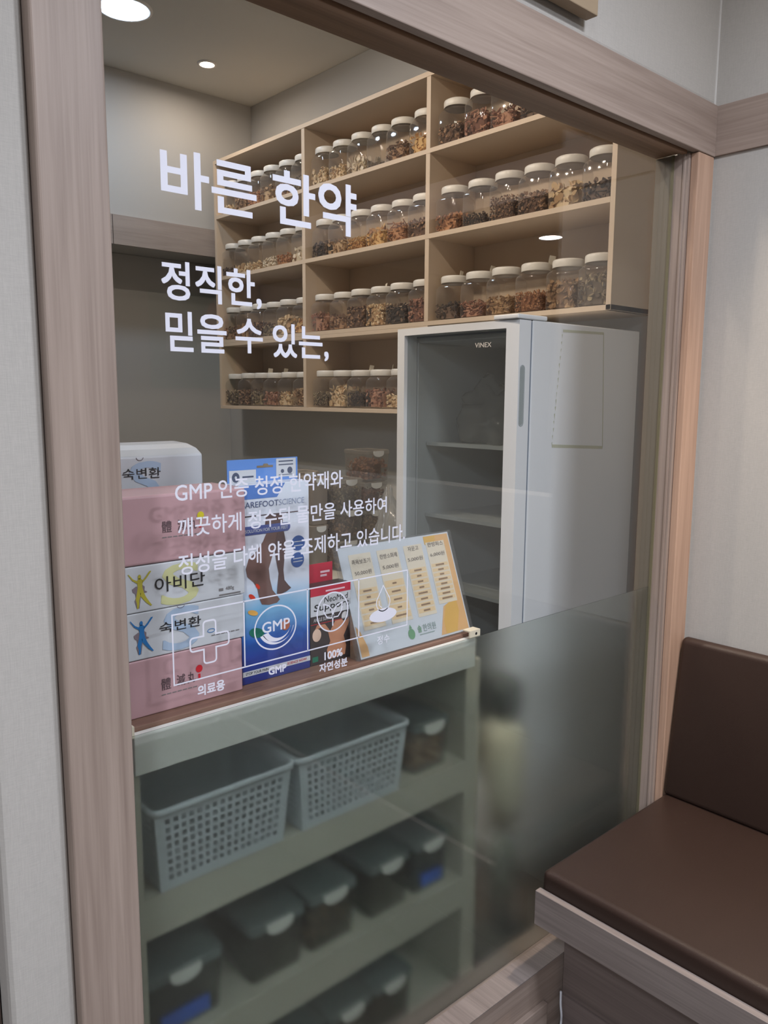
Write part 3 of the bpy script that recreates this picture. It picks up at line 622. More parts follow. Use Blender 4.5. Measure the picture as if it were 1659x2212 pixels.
# ------------------------------------------------------------------ BACK COUNTER + CONTAINER STACKS
t = thing('counter', 'dim beige work counter along the right wall behind the display boxes', 'counter', (2.2, 2.0, 0))
MB().box(1.84, 2.588, 1.04, 3.0, 0.82, 0.85).build('worktop', cab_m, t, 0.002)
MB().box(1.87, 2.588, 1.06, 2.98, 0.0, 0.8195).build('body', cab_m, t)
def storage(x, y, z, wx, wy, hz, label, group, cmat, herb=None, nm='storage_container', lidm=None, latch=(1, 0), fillf=0.75, label_blue=False):
    t = thing(nm, label, 'container', (x, y, z), group)
    b = MB(); hx, hy = wx / 2, wy / 2
    b.loft([rsq(hx * 0.90, 0.010, z + 0.001, 4, x, y, hy * 0.90), rsq(hx * 0.93, 0.012, z + 0.006, 4, x, y, hy * 0.93), rsq(hx * 0.97, 0.012, z + hz - 0.016, 4, x, y, hy * 0.97)], True, False, True)
    b.build('container_body', cmat, t)
    b = MB(); b.loft([rsq(hx, 0.012, z + hz - 0.017, 4, x, y, hy), rsq(hx, 0.012, z + hz - 0.003, 4, x, y, hy), rsq(hx - 0.004, 0.010, z + hz, 4, x, y, hy - 0.004), rsq(hx - 0.010, 0.010, z + hz - 0.003, 4, x, y, hy - 0.010)], True, True, False)
    b.build('lid', lidm or cmat, t)
    lw = min(0.056, wx * 0.55)
    pts = [(-lw / 2, 0.0), (lw / 2, 0.0), (lw / 2, -0.010)] + [(lw / 2 * math.cos(a), -0.010 - 0.014 * math.sin(a)) for a in [PI * k / 8 for k in range(1, 8)]] + [(-lw / 2, -0.010)]
    MB().prism(pts[::-1], 0.003, o=(x, y - hy - 0.002, z + hz - 0.004)).build('latch', latch_m, t)
    if label_blue:
        MB().rect(-wx * 0.3, wx * 0.3, 0.0, 0.03, o=(x, y - hy * 0.955 - 0.001, z + 0.012)).build('sticker', blue_lbl, t)
    if herb:
        co = contents(herb[1], fillf * hz / 0.125 * 0.8, int(x * 1000 + z * 77), hx * 0.86, hy * 0.86, 1.6).build('dried_herbs', HM[herb[0]]); co.location = (x, y, z + 0.003); co['kind'] = 'stuff'
        tag(co, '%s %s inside the %s' % (CN[herb[0]], KN[herb[1]], label.replace(' holding herbs', '')[:60]), 'dried herbs')
    return t
latch_m = M('translucent_latch', (214, 214, 208), 0.4); blue_lbl = M('blue_sticker', (52, 92, 178), 0.5)
lid_grey = M('grey_green_lid', (98, 108, 106), 0.5)
G = 'clear stacked containers on the back counter'
storage(2.175, 1.55, 0.851, 0.135, 0.15, 0.115, 'clear latch container, bottom of the stack nearest the fridge', G, contain_m, ('brown', 'chip'))
storage(2.175, 1.55, 0.967, 0.135, 0.15, 0.115, 'clear latch container, second from bottom of the stack nearest the fridge', G, contain_m, ('tan', 'chip'))
storage(2.175, 1.55, 1.083, 0.135, 0.15, 0.115, 'clear latch container just below the topmost one beside the fridge', G, contain_m, ('red', 'chip'))
storage(2.185, 1.55, 1.199, 0.135, 0.15, 0.130, 'clear latch container, topmost beside the fridge edge', G, contain_m, ('red', 'slice'))
for k in range(3):
    storage(2.02, 1.52, 0.851 + 0.124 * k, 0.130, 0.14, 0.1235, 'clear latch container, %s of the stack second from the fridge' % ('bottom', 'middle', 'top')[k], G, contain_m, (('tan', 'brown', 'grey')[k], 'chip'))
tall_m = clear('cloudy_container', (0.62, 0.58, 0.52), 0.04, 0.15, haze=0.55, hazecol=(0.60, 0.53, 0.45))
for k in range(2):
    storage(1.905 + 0.0, 1.56, 0.851 + 0.19 * k, 0.085, 0.12, 0.189, 'cloudy beige container, %s of the column right of the blue package' % ('lower', 'upper')[k], G, tall_m)
    storage(2.03, 1.80, 0.851 + 0.19 * k, 0.11, 0.12, 0.189, 'cloudy beige container at the back, %s one behind the columns' % ('lower', 'upper')[k], G, tall_m)
    storage(1.80 + 0.10, 1.72, 0.851 + 0.18 * k, 0.085, 0.10, 0.179, 'cloudy beige container, %s one at the rear left of the columns' % ('lower', 'upper')[k], G, tall_m)

# ------------------------------------------------------------------ FRONT CABINET behind the window
CT = 1.060
t = thing('shelf_cabinet', 'cream open cabinet with brown top behind the frosted glass', 'cabinet', (0.85, 0.23, 0))
CX0, CX1, CY0, CY1 = 0.463, 1.238, 0.071, 0.36
MB().box(CX0, CX1 - 0.004, CY0 + 0.015, CY1, 1.045, CT).build('worktop', wood_brown, t, 0.001)
MB().box(CX0 + 0.006, CX1 - 0.02, CY0, CY0 + 0.012, 0.990, 1.054).build('top_rail', rail_m, t, 0.001)
MB().box(CX0, CX0 + 0.018, CY0 + 0.0125, CY1, 0, 1.0445).build('side_panel', cab_m, t)
MB().box(1.224, 1.268, 0.10, CY1, 0, 0.9895).box(CX1 - 0.018, CX1 - 0.004, CY0 + 0.0125, CY1, 0.99, 1.0445).build('side_panel', cab_m, t)
MB().box(CX0 + 0.019, 1.2235, CY1 - 0.008, CY1, 0, 1.0445).build('back_panel', M('cabinet_back_shade', (120, 116, 104), 0.6), t)  # back toned darker than the boards in place of the shade inside
for z0, z1 in ((0.697, 0.768), (0.422, 0.494), (0.15, 0.222)):
    MB().box(CX0 + 0.0185, 1.2235, 0.10, 0.114, z0, z1).box(CX0 + 0.0185, 1.2235, 0.114, CY1 - 0.009, z1 - 0.018, z1).build('shelf', cab_m, t)
bk = MB(); bk.box(1.194, 1.226, CY0 - 0.006, CY0 - 0.003, 1.056, 1.071).box(1.194, 1.226, CY0 - 0.003, CY0 + 0.014, 1.0685, 1.071); 
bo = bk.build('corner_bracket', M('cream_bracket', (222, 212, 190), 0.4), t)
MB().ell(1.2135, 1.0635, 0.003, 0.003, o=(0, CY0 - 0.0065, 0)).build('screw', black_m, bo)
MB().box(0.461, 0.4685, CY0 - 0.004, CY0 + 0.02, 1.052, 1.070).build('corner_bracket', M('cream_bracket_left', (222, 212, 190), 0.4), t)

# baskets
def basket(cx, label, w0, w1):
    y0, y1 = 0.089, 0.30; z0, z1 = 0.769, 0.910
    t = thing('storage_basket', label, 'basket', (cx, (y0 + y1) / 2, z0), 'white perforated baskets')
    def P(fx, fy, fz):   # 0..1 box coords with taper
        k = 1 - 0.10 * (1 - fz); return Vector((cx + (fx - 0.5) * w1 * k, (y0 + y1) / 2 + (fy - 0.5) * (y1 - y0) * k, z0 + (z1 - z0) * fz))
    b = MB()
    def face(fn, nu, nv):
        for i in range(nu):
            for j in range(nv):
                solid = i < 1 or i > nu - 2 or j < 1 or j > nv - 2
                a = [fn(i / nu, j / nv), fn((i + 1) / nu, j / nv), fn((i + 1) / nu, (j + 1) / nv), fn(i / nu, (j + 1) / nv)]
                if solid: b.add(a, [(0, 1, 2, 3)]); continue
                c = sum(a, Vector()) / 4; q = [c + (p - c) * 0.64 for p in a]
                b.add(a + q, [(0, 1, 5, 4), (1, 2, 6, 5), (2, 3, 7, 6), (3, 0, 4, 7)])
    nu = 18
    face(lambda u, v: P(u, 0, v), nu, 10); face(lambda u, v: P(1 - u, 1, v), nu, 11); face(lambda u, v: P(1, u, v), 16, 11); face(lambda u, v: P(0, 1 - u, v), 16, 11)
    b.add([P(0, 0, 0), P(1, 0, 0), P(1, 1, 0), P(0, 1, 0)], [(0, 3, 2, 1)])
    o = b.build('basket_wall', basket_m, t); md = o.modifiers.new('s', 'SOLIDIFY'); md.thickness = 0.002
    r = MB(); hx, hy = w1 / 2, (y1 - y0) / 2; cy = (y0 + y1) / 2
    r.loft([rsq(hx - 0.001, 0.014, z1 - 0.006, 5, cx, cy, hy - 0.001), rsq(hx + 0.008, 0.018, z1 - 0.006, 5, cx, cy, hy + 0.006), rsq(hx + 0.009, 0.018, z1 + 0.004, 5, cx, cy, hy + 0.007), rsq(hx + 0.003, 0.016, z1 + 0.006, 5, cx, cy, hy + 0.003), rsq(hx - 0.001, 0.014, z1 + 0.003, 5, cx, cy, hy - 0.001), rsq(hx - 0.001, 0.014, z1 - 0.006, 5, cx, cy, hy - 0.001)], False, False, True)
    r.build('rim', basket_m, t)
basket(0.632, 'white perforated plastic basket at the left behind the frosted glass', 0.25, 0.258)
basket(0.909, 'white perforated plastic basket right of the other one behind the frosted glass', 0.25, 0.262)
G2 = 'containers on the cabinet shelves behind the frosted glass'
storage(1.138, 0.21, 0.7685, 0.105, 0.20, 0.112, 'clear container of herbs right of the two baskets', G2, contain_m, ('tan', 'chip'), lidm=lid_grey, fillf=0.6)
for i, (x, hc) in enumerate(((0.560, None), (0.748, None), (0.877, ('brown', 'chip')), (1.024, None), (1.145, None))):
    storage(x, 0.213, 0.4945, (0.15, 0.12, 0.115, 0.11, 0.105)[i], 0.20, 0.118, 'dark lidded container, %s from the left on the middle cabinet shelf' % ORD[i], G2, clear('murky_container_%d' % i, (0.6, 0.62, 0.58), 0.04, 0.2, 0.35, [(0.25, 0.28, 0.25), (0.26, 0.27, 0.22), (0.3, 0.28, 0.2), (0.25, 0.24, 0.17), (0.22, 0.26, 0.26)][i]), hc, lidm=lid_grey, label_blue=(i in (0, 4)))
for i, x in enumerate((0.80, 0.92, 1.035)):
    storage(x, 0.213, 0.2225, 0.11, 0.20, 0.115, 'dark lidded container, %s from the left on the lowest cabinet shelf' % ORD[i], G2, clear('murky_low_%d' % i, (0.6, 0.62, 0.58), 0.04, 0.2, 0.35, (0.28, 0.26, 0.2)), None, lidm=lid_grey)

# upright vacuum cleaner behind the frosted glass
t = thing('upright_vacuum', 'blurred upright grey and cream appliance behind the frosted glass right of the cabinet', 'vacuum cleaner', (1.60, 0.30, 0))
dk = M('dark_grey_plastic', (60, 68, 66), 0.5); pl = M('cream_plastic', (206, 204, 184), 0.4)
MB().lathe([(0.03, 0.70), (0.042, 0.72), (0.046, 0.76), (0.040, 0.80), (0.02, 0.82)], (1.60, 0.30, 0), 20).build('motor_head', dk, t)
MB().lathe([(0.036, 0.40), (0.050, 0.48), (0.056, 0.58), (0.052, 0.66), (0.032, 0.70)], (1.60, 0.30, 0), 20).build('dust_bin', pl, t)
MB().lathe([(0.028, 0.10), (0.030, 0.2), (0.032, 0.40)], (1.60, 0.30, 0), 16).build('tube', M('grey_tube', (118, 126, 120), 0.4), t)
MB().loft([rsq(0.11, 0.03, 0.0, 4, 1.60, 0.28, 0.07), rsq(0.11, 0.03, 0.05, 4, 1.60, 0.28, 0.07), rsq(0.05, 0.02, 0.10, 4, 1.60, 0.30, 0.04)], True, True, False).build('floor_head', dk, t)

# ------------------------------------------------------------------ BOXES on the cabinet
pink_m = M('pink_carton', (186, 148, 152), 0.45, var=0.03); whitec_m = M('white_carton', (197, 199, 203), 0.4, var=0.01)
blue_p = M('pale_blue_print', (162, 180, 202), 0.5); blue_f = M('blue_figure_print', (30, 112, 176), 0.5); yel_p = M('pale_yellow_print', (198, 197, 146), 0.5); yel_f = M('yellow_figure_print', (178, 166, 50), 0.5)
shade_p = M('mauve_print', (126, 112, 120), 0.5); red_p = M('red_print', (196, 30, 44), 0.5); yellow_dot = M('yellow_print', (216, 200, 40), 0.5); darkg = M('dark_grey_print', (84, 66, 72), 0.5); ora_p = M('orange_print', (222, 112, 48), 0.5)
def dancer(b, x, z, s, back=False, **k):
    P = lambda L: [(x + a * s, z + c * s) for a, c in L]
    if back:
        b.poly(P([(-0.10, 0.62), (-0.22, 0.55), (-0.20, 0.46), (-0.14, 0.42), (-0.12, 0.30), (-0.16, 0.22), (-0.10, 0.0), (-0.03, 0.0), (0.02, 0.3), (0.05, 0.5)]), **k)
        b.poly(P([(0.06, 0.65), (0.14, 0.58), (0.13, 0.47), (0.20, 0.44), (0.20, 0.41), (0.08, 0.40), (0.0, 0.5)]), **k)
        return
    b.ell(x + 0.0 * s, z + 0.86 * s, 0.045 * s, 0.065 * s, 14, **k)
    b.poly(P([(-0.07, 0.76), (-0.03, 0.82), (0.03, 0.82), (0.09, 0.76), (0.07, 0.58), (0.11, 0.42), (-0.09, 0.42), (-0.06, 0.58)]), **k)       # torso
    b.poly(P([(-0.07, 0.76), (-0.18, 0.82), (-0.30, 0.97), (-0.32, 0.96), (-0.20, 0.78), (-0.06, 0.68)]), **k)     # arms up
    b.poly(P([(0.08, 0.76), (0.17, 0.84), (0.28, 0.98), (0.34, 0.99), (0.33, 0.96), (0.19, 0.79), (0.07, 0.68)]), **k)
    b.poly(P([(-0.09, 0.42), (0.02, 0.42), (0.01, 0.34), (-0.03, 0.22), (-0.03, 0.12), (-0.06, 0.0), (-0.10, 0.0), (-0.10, 0.14), (-0.13, 0.26)]), **k)
    b.poly(P([(0.0, 0.42), (0.11, 0.42), (0.16, 0.30), (0.25, 0.15), (0.33, 0.04), (0.30, 0.02), (0.18, 0.12), (0.08, 0.24), (0.01, 0.34)]), **k)
def carton(label, x0, x1, y0, y1, z0, z1, m, bev=0.002):
    t = thing('carton', label, 'box', ((x0 + x1) / 2, (y0 + y1) / 2, z0))
    MB().box(x0, x1, y0, y1, z0, z1).build('carton_body', m, t, bev, 3); return t
YB = 0.113
def yo(k=0, y=YB): return dict(o=(0, y - 0.0004 - 0.0002 * k, 0))
def suk(t, z, y=YB, dx_=0.0, fig=True):
    b = MB(); b.text('S', 0.538 + dx_, 0.601 + dx_, z + 0.003, z + 0.072, 0.03, shear=0.1, **yo(0, y)); b.build('emblem_print', blue_p, t)
    if fig:
        b = MB(); dancer(b, 0.506, z + 0.009, 0.056, True, **yo(1, y)); b.build('shadow_print', shade_p, t)
        b = MB(); dancer(b, 0.506, z + 0.009, 0.056, **yo(2, y)); b.build('figure_print', blue_f, t)
    b = MB(); b.text('숙변환', 0.535 + dx_, 0.606 + dx_, z + 0.035, z + 0.052, 0.006, **yo(3, y)); b.build('lettering', black_m, t)
    b = MB(); b.stroke(circ(0.624 + dx_, z + 0.023, 0.0065, 0.003, 16), 0.001, True, **yo(1, y)); b.build('pill_print', blue_f, t)
    b = MB(); [b.rect(0.624 + dx_ + k * 0.009, 0.631 + dx_ + k * 0.009, z + 0.014, z + 0.0155, **yo(2, y)) for k in range(6)]; b.build('small_print', grey_m, t)
    b = MB(); b.stroke([(0.572 + 0.006 * math.cos(a), z + 0.0735 + 0.004 * math.sin(a)) for a in [PI + PI * k / 10 for k in range(11)]], 0.0008, **yo(1, y)); b.build('thumb_notch', darkg, t)
def chegam(t, z, zc, dot, x0=0.535, hh=0.019):
    b = MB(); b.text('體', x0, x0 + 0.016, zc, zc + hh, 0.002, **yo(1)); b.text('減', x0 + 0.026, x0 + 0.041, zc + 0.001, zc + hh, 0.002, **yo(1)); b.text('丸', x0 + 0.045, x0 + 0.058, zc + 0.001, zc + hh, 0.002, **yo(1)); b.build('lettering', darkg, t)
    b = MB(); b.ell(x0 + 0.0655, zc + 0.021, 0.006, 0.0062, **yo(2)); b.rect(x0 + 0.0635, x0 + 0.0675, zc + 0.004, zc + 0.0125, **yo(2)); b.build('dot_print', dot, t)
    b = MB(); [b.rect(x0 + k * 0.009, x0 + 0.007 + k * 0.009, zc - 0.008, zc - 0.0065, **yo(1)) for k in range(7)]; b.build('small_print', grey_m, t)
t = carton('pink carton at the bottom of the box stack', 0.4395, 0.681, YB, 0.235, CT + 0.0005, 1.1505, pink_m); chegam(t, 1.06, 1.095, red_p)
t = carton('white carton with blue dancing figure above the lowest pink box', 0.4395, 0.686, YB + 0.0003, 0.24, 1.1515, 1.2245, whitec_m); suk(t, 1.1515)
t = carton('white carton with yellow dancing figure in the middle of the stack', 0.4395, 0.689, YB, 0.24, 1.2255, 1.2965, whitec_m)
b = MB(); b.text('S', 0.538, 0.602, 1.2275, 1.2925, 0.03, shear=0.1, **yo(0)); b.build('emblem_print', yel_p, t)
b = MB(); dancer(b, 0.506, 1.232, 0.056, True, **yo(1)); b.build('shadow_print', shade_p, t)
b = MB(); dancer(b, 0.506, 1.232, 0.056, **yo(2)); b.build('figure_print', yel_f, t)
b = MB(); b.text('아비단', 0.530, 0.615, 1.251, 1.275, 0.006, **yo(3)); b.build('lettering', black_m, t)
b = MB(); b.text('480g', 0.652, 0.668, 1.235, 1.2425, 0.004, **yo(1)); b.rect(0.640, 0.648, 1.2365, 1.241, **yo(1)); b.rect(0.640, 0.680, 1.2285, 1.231, **yo(1)); b.build('small_print', grey_m, t)
t = carton('tall pink carton at the top of the front stack', 0.4395, 0.692, YB - 0.002, 0.215, 1.2975, 1.402, pink_m, 0.004)
YBs = YB; YB = 0.111
def yo(k=0, y=None): return dict(o=(0, (YB if y is None else y) - 0.0004 - 0.0002 * k, 0))
chegam(t, 1.2975, 1.343, yellow_dot, 0.544, 0.018)
b = MB(); b.rect(0.606, 0.6105, 1.345, 1.3505, **yo(3)); b.build('red_mark_print', red_p, t)
# tall white carton standing behind
t = thing('carton', 'white carton with blue swoosh standing behind the pink box stack', 'box', (0.57, 0.32, CT))
zz = 1.449; pr = [(0.25, CT + 0.0005), (0.40, CT + 0.0005), (0.40, zz), (0.385, zz + 0.012), (0.35, zz + 0.018), (0.30, zz + 0.016), (0.27, zz + 0.010), (0.25, zz)]
MB().prism(pr, 0.253, o=(0.5665, 0, 0), u=(0, 1, 0), v=(0, 0, 1)).build('carton_body', whitec_m, t, 0.003, 2)
b = MB(); b.text('숙변환', 0.546, 0.613, 1.412, 1.430, 0.006, o=(0, 0.2488, 0)); b.build('lettering', black_m, t)
b = MB(); b.text('S', 0.553, 0.612, 1.372, 1.441, 0.03, shear=0.1, o=(0, 0.2493, 0)); b.build('emblem_print', blue_p, t)
b = MB(); b.stroke([(0.577 + 0.006 * math.cos(a), 1.4475 + 0.005 * math.sin(a)) for a in [PI + PI * k / 10 for k in range(11)]], 0.0009, o=(0, 0.2492, 0)); b.build('thumb_notch', darkg, t)

# blue foot insole package
def ramp_mat(name, stops, axis='Z', lo=0.0, hi=1.0):
    m = bpy.data.materials.new(name); m.use_nodes = True; nt = m.node_tree; b = nt.nodes['Principled BSDF']; L = nt.links.new
    tc = nt.nodes.new('ShaderNodeTexCoord'); sp = nt.nodes.new('ShaderNodeSeparateXYZ'); L(tc.outputs['Object'], sp.inputs[0])
    nz = nt.nodes.new('ShaderNodeTexNoise'); nz.inputs['Scale'].default_value = 9; L(tc.outputs['Object'], nz.inputs['Vector'])
    ad = nt.nodes.new('ShaderNodeMath'); ad.operation = 'MULTIPLY_ADD'; ad.inputs[1].default_value = 0.05; L(nz.outputs['Fac'], ad.inputs[0]); L(sp.outputs[axis], ad.inputs[2])
    mr = nt.nodes.new('ShaderNodeMapRange'); mr.inputs[1].default_value = lo + 0.025; mr.inputs[2].default_value = hi + 0.025; L(ad.outputs[0], mr.inputs[0])
    cr = nt.nodes.new('ShaderNodeValToRGB'); e = cr.color_ramp.elements
    while len(e) < len(stops): e.new(0.5)
    for i, (p_, c) in enumerate(stops): e[i].position = p_; e[i].color = s2l(c)
    L(mr.outputs[0], cr.inputs['Fac']); L(cr.outputs['Color'], b.inputs['Base Color']); b.inputs['Roughness'].default_value = 0.3
    return m
pack_m = ramp_mat('insole_package_print', [(0.0, (36, 48, 118)), (0.12, (44, 66, 148)), (0.22, (40, 92, 170)), (0.36, (120, 176, 214)), (0.5, (206, 212, 224)), (0.72, (214, 216, 226)), (1.0, (214, 222, 234))], 'Z', 0.0, 0.345)
YK = 0.128
t = thing('insole_package', 'blue and white hanging package with bare legs, right of the box stack', 'package', (0.762, 0.15, CT))
MB().box(0.690, 0.8325, YK, 0.168, CT + 0.0005, 1.403).build('package_body', pack_m, t, 0.001)
MB().box(0.6935, 0.838, 0.169, 0.1705, 1.30, 1.442).build('hang_tab', M('blue_card', (96, 138, 204), 0.4), t)
ko = lambda k=0: dict(o=(0, YK - 0.0004 - 0.0002 * k, 0)); kt = lambda k=0: dict(o=(0, 0.1686 - 0.0002 * k, 0))
b = MB(); b.rect(0.792, 0.834, 1.408, 1.4405, **kt(0)); b.rect(0.697, 0.750, 1.400, 1.424, **kt(0)); b.build('panel_print', whitec_m, t)
b = MB(); b.poly([(0.752, 1.430), (0.764, 1.430), (0.766, 1.433), (0.774, 1.433), (0.776, 1.430), (0.785, 1.430), (0.785, 1.4265), (0.752, 1.4265)], **kt(1)); b.build('hang_hole', M('hole_brown', (122, 106, 84), 0.7), t)
b = MB(); b.ell(0.7095, 1.412, 0.0075, 0.0085, **kt(1)); b.rect(0.7225, 0.745, 1.4105, 1.4135, **kt(1)); b.ell(0.805, 1.418, 0.0035, 0.0035, **kt(1)); b.ell(0.821, 1.419, 0.0055, 0.006, **kt(1)); b.rect(0.797, 0.826, 1.411, 1.4122, **kt(1))
for k in range(2): b.rect(0.797, 0.828, 1.4365 - 0.006 * k, 1.4345 - 0.006 * k, **kt(1))
b.build('icon_print', M('slate_print', (70, 78, 100), 0.5), t)
b = MB(); b.ell(0.7095, 1.412, 0.0022, 0.0026, **kt(2)); b.build('eyelet_print', whitec_m, t)
b = MB(); b.rect(0.6905, 0.745, 1.379, 1.4025, **ko(0)); b.poly([(0.745, 1.379), (0.765, 1.379), (0.782, 1.4025), (0.745, 1.4025)], **ko(0)); b.build('corner_print', M('blue_card_front', (86, 126, 196), 0.4), t)
b = MB(); b.text('BAREFOOT', 0.694, 0.768, 1.3645, 1.3745, 0.002, **ko(1)); b.build('lettering', M('slate_blue_print', (92, 104, 140), 0.5), t)
b = MB(); b.text('SCIENCE', 0.769, 0.822, 1.3645, 1.3745, -0.004, **ko(1)); b.build('thin_lettering', M('light_slate_print', (150, 162, 190), 0.5), t)
b = MB(); b.rect(0.6905, 0.8325, 1.3495, 1.3512, **ko(1)); b.rect(0.6905, 0.72, 1.3495, 1.3505, **ko(1)); b.build('rule_print', darkg, t)
b = MB(); pts = [(0.6905, 1.3185), (0.784, 1.3185)] + [(0.784 + 0.0075 * math.cos(a), 1.326 + 0.0075 * math.sin(a)) for a in [-PI / 2 + PI * k / 8 for k in range(1, 9)]] + [(0.6905, 1.3335)]
b.poly(pts, **ko(3)); b.build('banner_print', M('navy_banner_print', (72, 84, 140), 0.4), t)
b = MB(); b.text('SOLUTION FOR YOUR FEET', 0.700, 0.786, 1.3225, 1.328, 0.004, **ko(4)); b.build('banner_lettering', whitec_m, t)
skin = M('brown_leg_print', (112, 84, 78), 0.4, var=0.25, vscale=25); skin2 = M('brown_leg_print_shade', (88, 66, 64), 0.4, var=0.2, vscale=25)
b = MB(); b.poly([(0.742, 1.318), (0.735, 1.305), (0.722, 1.290), (0.706, 1.278), (0.7005, 1.262), (0.703, 1.248), (0.715, 1.237), (0.722, 1.226), (0.726, 1.207), (0.731, 1.196), (0.745, 1.193), (0.762, 1.194), (0.768, 1.199), (0.762, 1.207), (0.753, 1.218), (0.748, 1.238), (0.746, 1.257), (0.751, 1.270), (0.758, 1.290), (0.764, 1.318)], **ko(1)); b.build('near_leg_print', skin, t)
b = MB(); b.poly([(0.742, 1.350), (0.738, 1.318), (0.776, 1.318), (0.776, 1.350)], **ko(1)); b.build('thigh_print', skin2, t)
b = MB(); b.poly([(0.764, 1.318), (0.758, 1.290), (0.761, 1.270), (0.766, 1.245), (0.763, 1.222), (0.762, 1.210), (0.770, 1.208), (0.782, 1.211), (0.792, 1.216), (0.786, 1.222), (0.778, 1.232), (0.776, 1.250), (0.779, 1.275), (0.782, 1.298), (0.778, 1.318)], **ko(2)); b.build('far_leg_print', skin2, t)
b = MB(); b.ell(0.808, 1.294, 0.0145, 0.0135, **ko(1)); b.ell(0.8065, 1.264, 0.0140, 0.0135, **ko(1)); b.build('badge_print', M('badge_blue', (48, 84, 148), 0.4), t)
b = MB(); b.rect(0.799, 0.818, 1.296, 1.2975, **ko(2)); b.rect(0.799, 0.818, 1.289, 1.2905, **ko(2)); b.rect(0.797, 0.817, 1.266, 1.2675, **ko(2)); b.rect(0.797, 0.817, 1.2605, 1.262, **ko(2)); b.build('badge_rule_print', whitec_m, t)
def pill(b, x, z, a, l, r_, k): b.ell(x, z, l, r_, 20, a, **ko(k))
b = MB(); pill(b, 0.723, 1.229, -0.9, 0.006, 0.003, 3); pill(b, 0.7115, 1.212, -0.7, 0.008, 0.0038, 3); b.build('red_pill_print', M('red_pill', (206, 60, 40), 0.4), t)
b = MB(); pill(b, 0.7125, 1.1845, -0.35, 0.0105, 0.0045, 3); b.build('yellow_pill_print', M('yellow_pill', (222, 168, 84), 0.4), t)
b = MB(); pill(b, 0.7195, 1.148, -0.3, 0.0155, 0.0085, 3); b.build('green_pill_print', M('green_pill', (28, 110, 90), 0.4), t)
b = MB(); pill(b, 0.779, 1.151, 0.2, 0.009, 0.0095, 3); b.build('brown_pill_print', M('brown_pill', (170, 96, 70), 0.4), t)
b = MB(); b.rect(0.6905, 0.8325, 1.0745, 1.0835, **ko(1)); b.build('slogan_band_print', whitec_m, t)
b = MB(); b.text('STOP YOUR PAIN', 0.696, 0.742, 1.0768, 1.0815, 0.012, **ko(2)); b.build('slogan_lettering', black_m, t)
b = MB(); b.text('SCIENCE NOW!', 0.782, 0.824, 1.0770, 1.0815, 0.012, **ko(2)); b.build('slogan_red_lettering', red_p, t)

# red and black support box
YR = 0.130
t = thing('bandage_box', 'small red, white and black carton with raised flap, right of the blue package', 'box', (0.88, 0.15, CT))
body_r = MB().box(0.8355, 0.929, YR, 0.165, CT + 0.0005, 1.206).build('box_body', M('black_photo_carton', (58, 50, 50), 0.35), t, 0.001)
redc = M('crimson_carton', (186, 30, 58), 0.35)
MB().box(0.8375, 0.914, 0.1655, 0.1665, 1.16, 1.241).build('raised_flap', redc, t)
ro = lambda k=0: dict(o=(0, YR - 0.0004 - 0.0002 * k, 0)); rf_ = lambda k=0: dict(o=(0, 0.1651 - 0.0002 * k, 0))
b = MB(); b.rect(0.8355, 0.929, 1.190, 1.206, **ko(0) if False else ro(0)); b.build('red_band_print', redc, t)
b = MB(); b.rect(0.8355, 0.929, 1.153, 1.190, **ro(0)); b.build('white_band_print', whitec_m, t)
b = MB(); b.text('NeoMed', 0.866, 0.921, 1.1755, 1.1865, 0.010, shear=0.15, **ro(1)); b.text('Support', 0.842, 0.924, 1.158, 1.1745, 0.025, shear=0.15, **ro(1)); b.build('lettering', black_m, t)
b = MB(); b.rect(0.8355, 0.929, 1.1375, 1.1385, **ro(1)); b.build('red_rule_print', red_p, t)
b = MB(); b.text('ANKLE SUPPORT', 0.842, 0.890, 1.1425, 1.149, 0.012, **ro(1)); b.ell(0.915, 1.142, 0.008, 0.009, **ro(1)); b.build('white_print', M('grey_white_print', (200, 198, 198), 0.4), t)
b = MB(); b.poly([(0.845, 1.128), (0.862, 1.130), (0.875, 1.12), (0.88, 1.100), (0.872, 1.085), (0.876, 1.066), (0.915, 1.068), (0.918, 1.085), (0.912, 1.105), (0.926, 1.130), (0.926, 1.137), (0.892, 1.137), (0.880, 1.12), (0.868, 1.135), (0.850, 1.136)], **ro(1)); b.build('skin_photo_print', M('tan_skin_print', (190, 132, 100), 0.4, var=0.2, vscale=40), t)
b = MB(); b.ell(0.849, 1.117, 0.010, 0.012, **ro(2)); b.build('pad_print', M('pale_pad_print', (222, 190, 168), 0.4), t)
b = MB(); b.rect(0.839, 0.852, 1.067, 1.077, **ro(1)); b.build('green_print', M('green_print', (24, 110, 84), 0.4), t)
b = MB(); b.rect(0.870, 0.915, 1.1955, 1.1985, **ro(1)); b.rect(0.885, 0.907, 1.222, 1.226, **rf_(1)); b.rect(0.885, 0.900, 1.215, 1.219, **rf_(1)); b.ell(0.842, 1.206, 0.006, 0.004, **rf_(1)); b.build('pale_print', M('pale_pink_print', (226, 190, 200), 0.4), t)

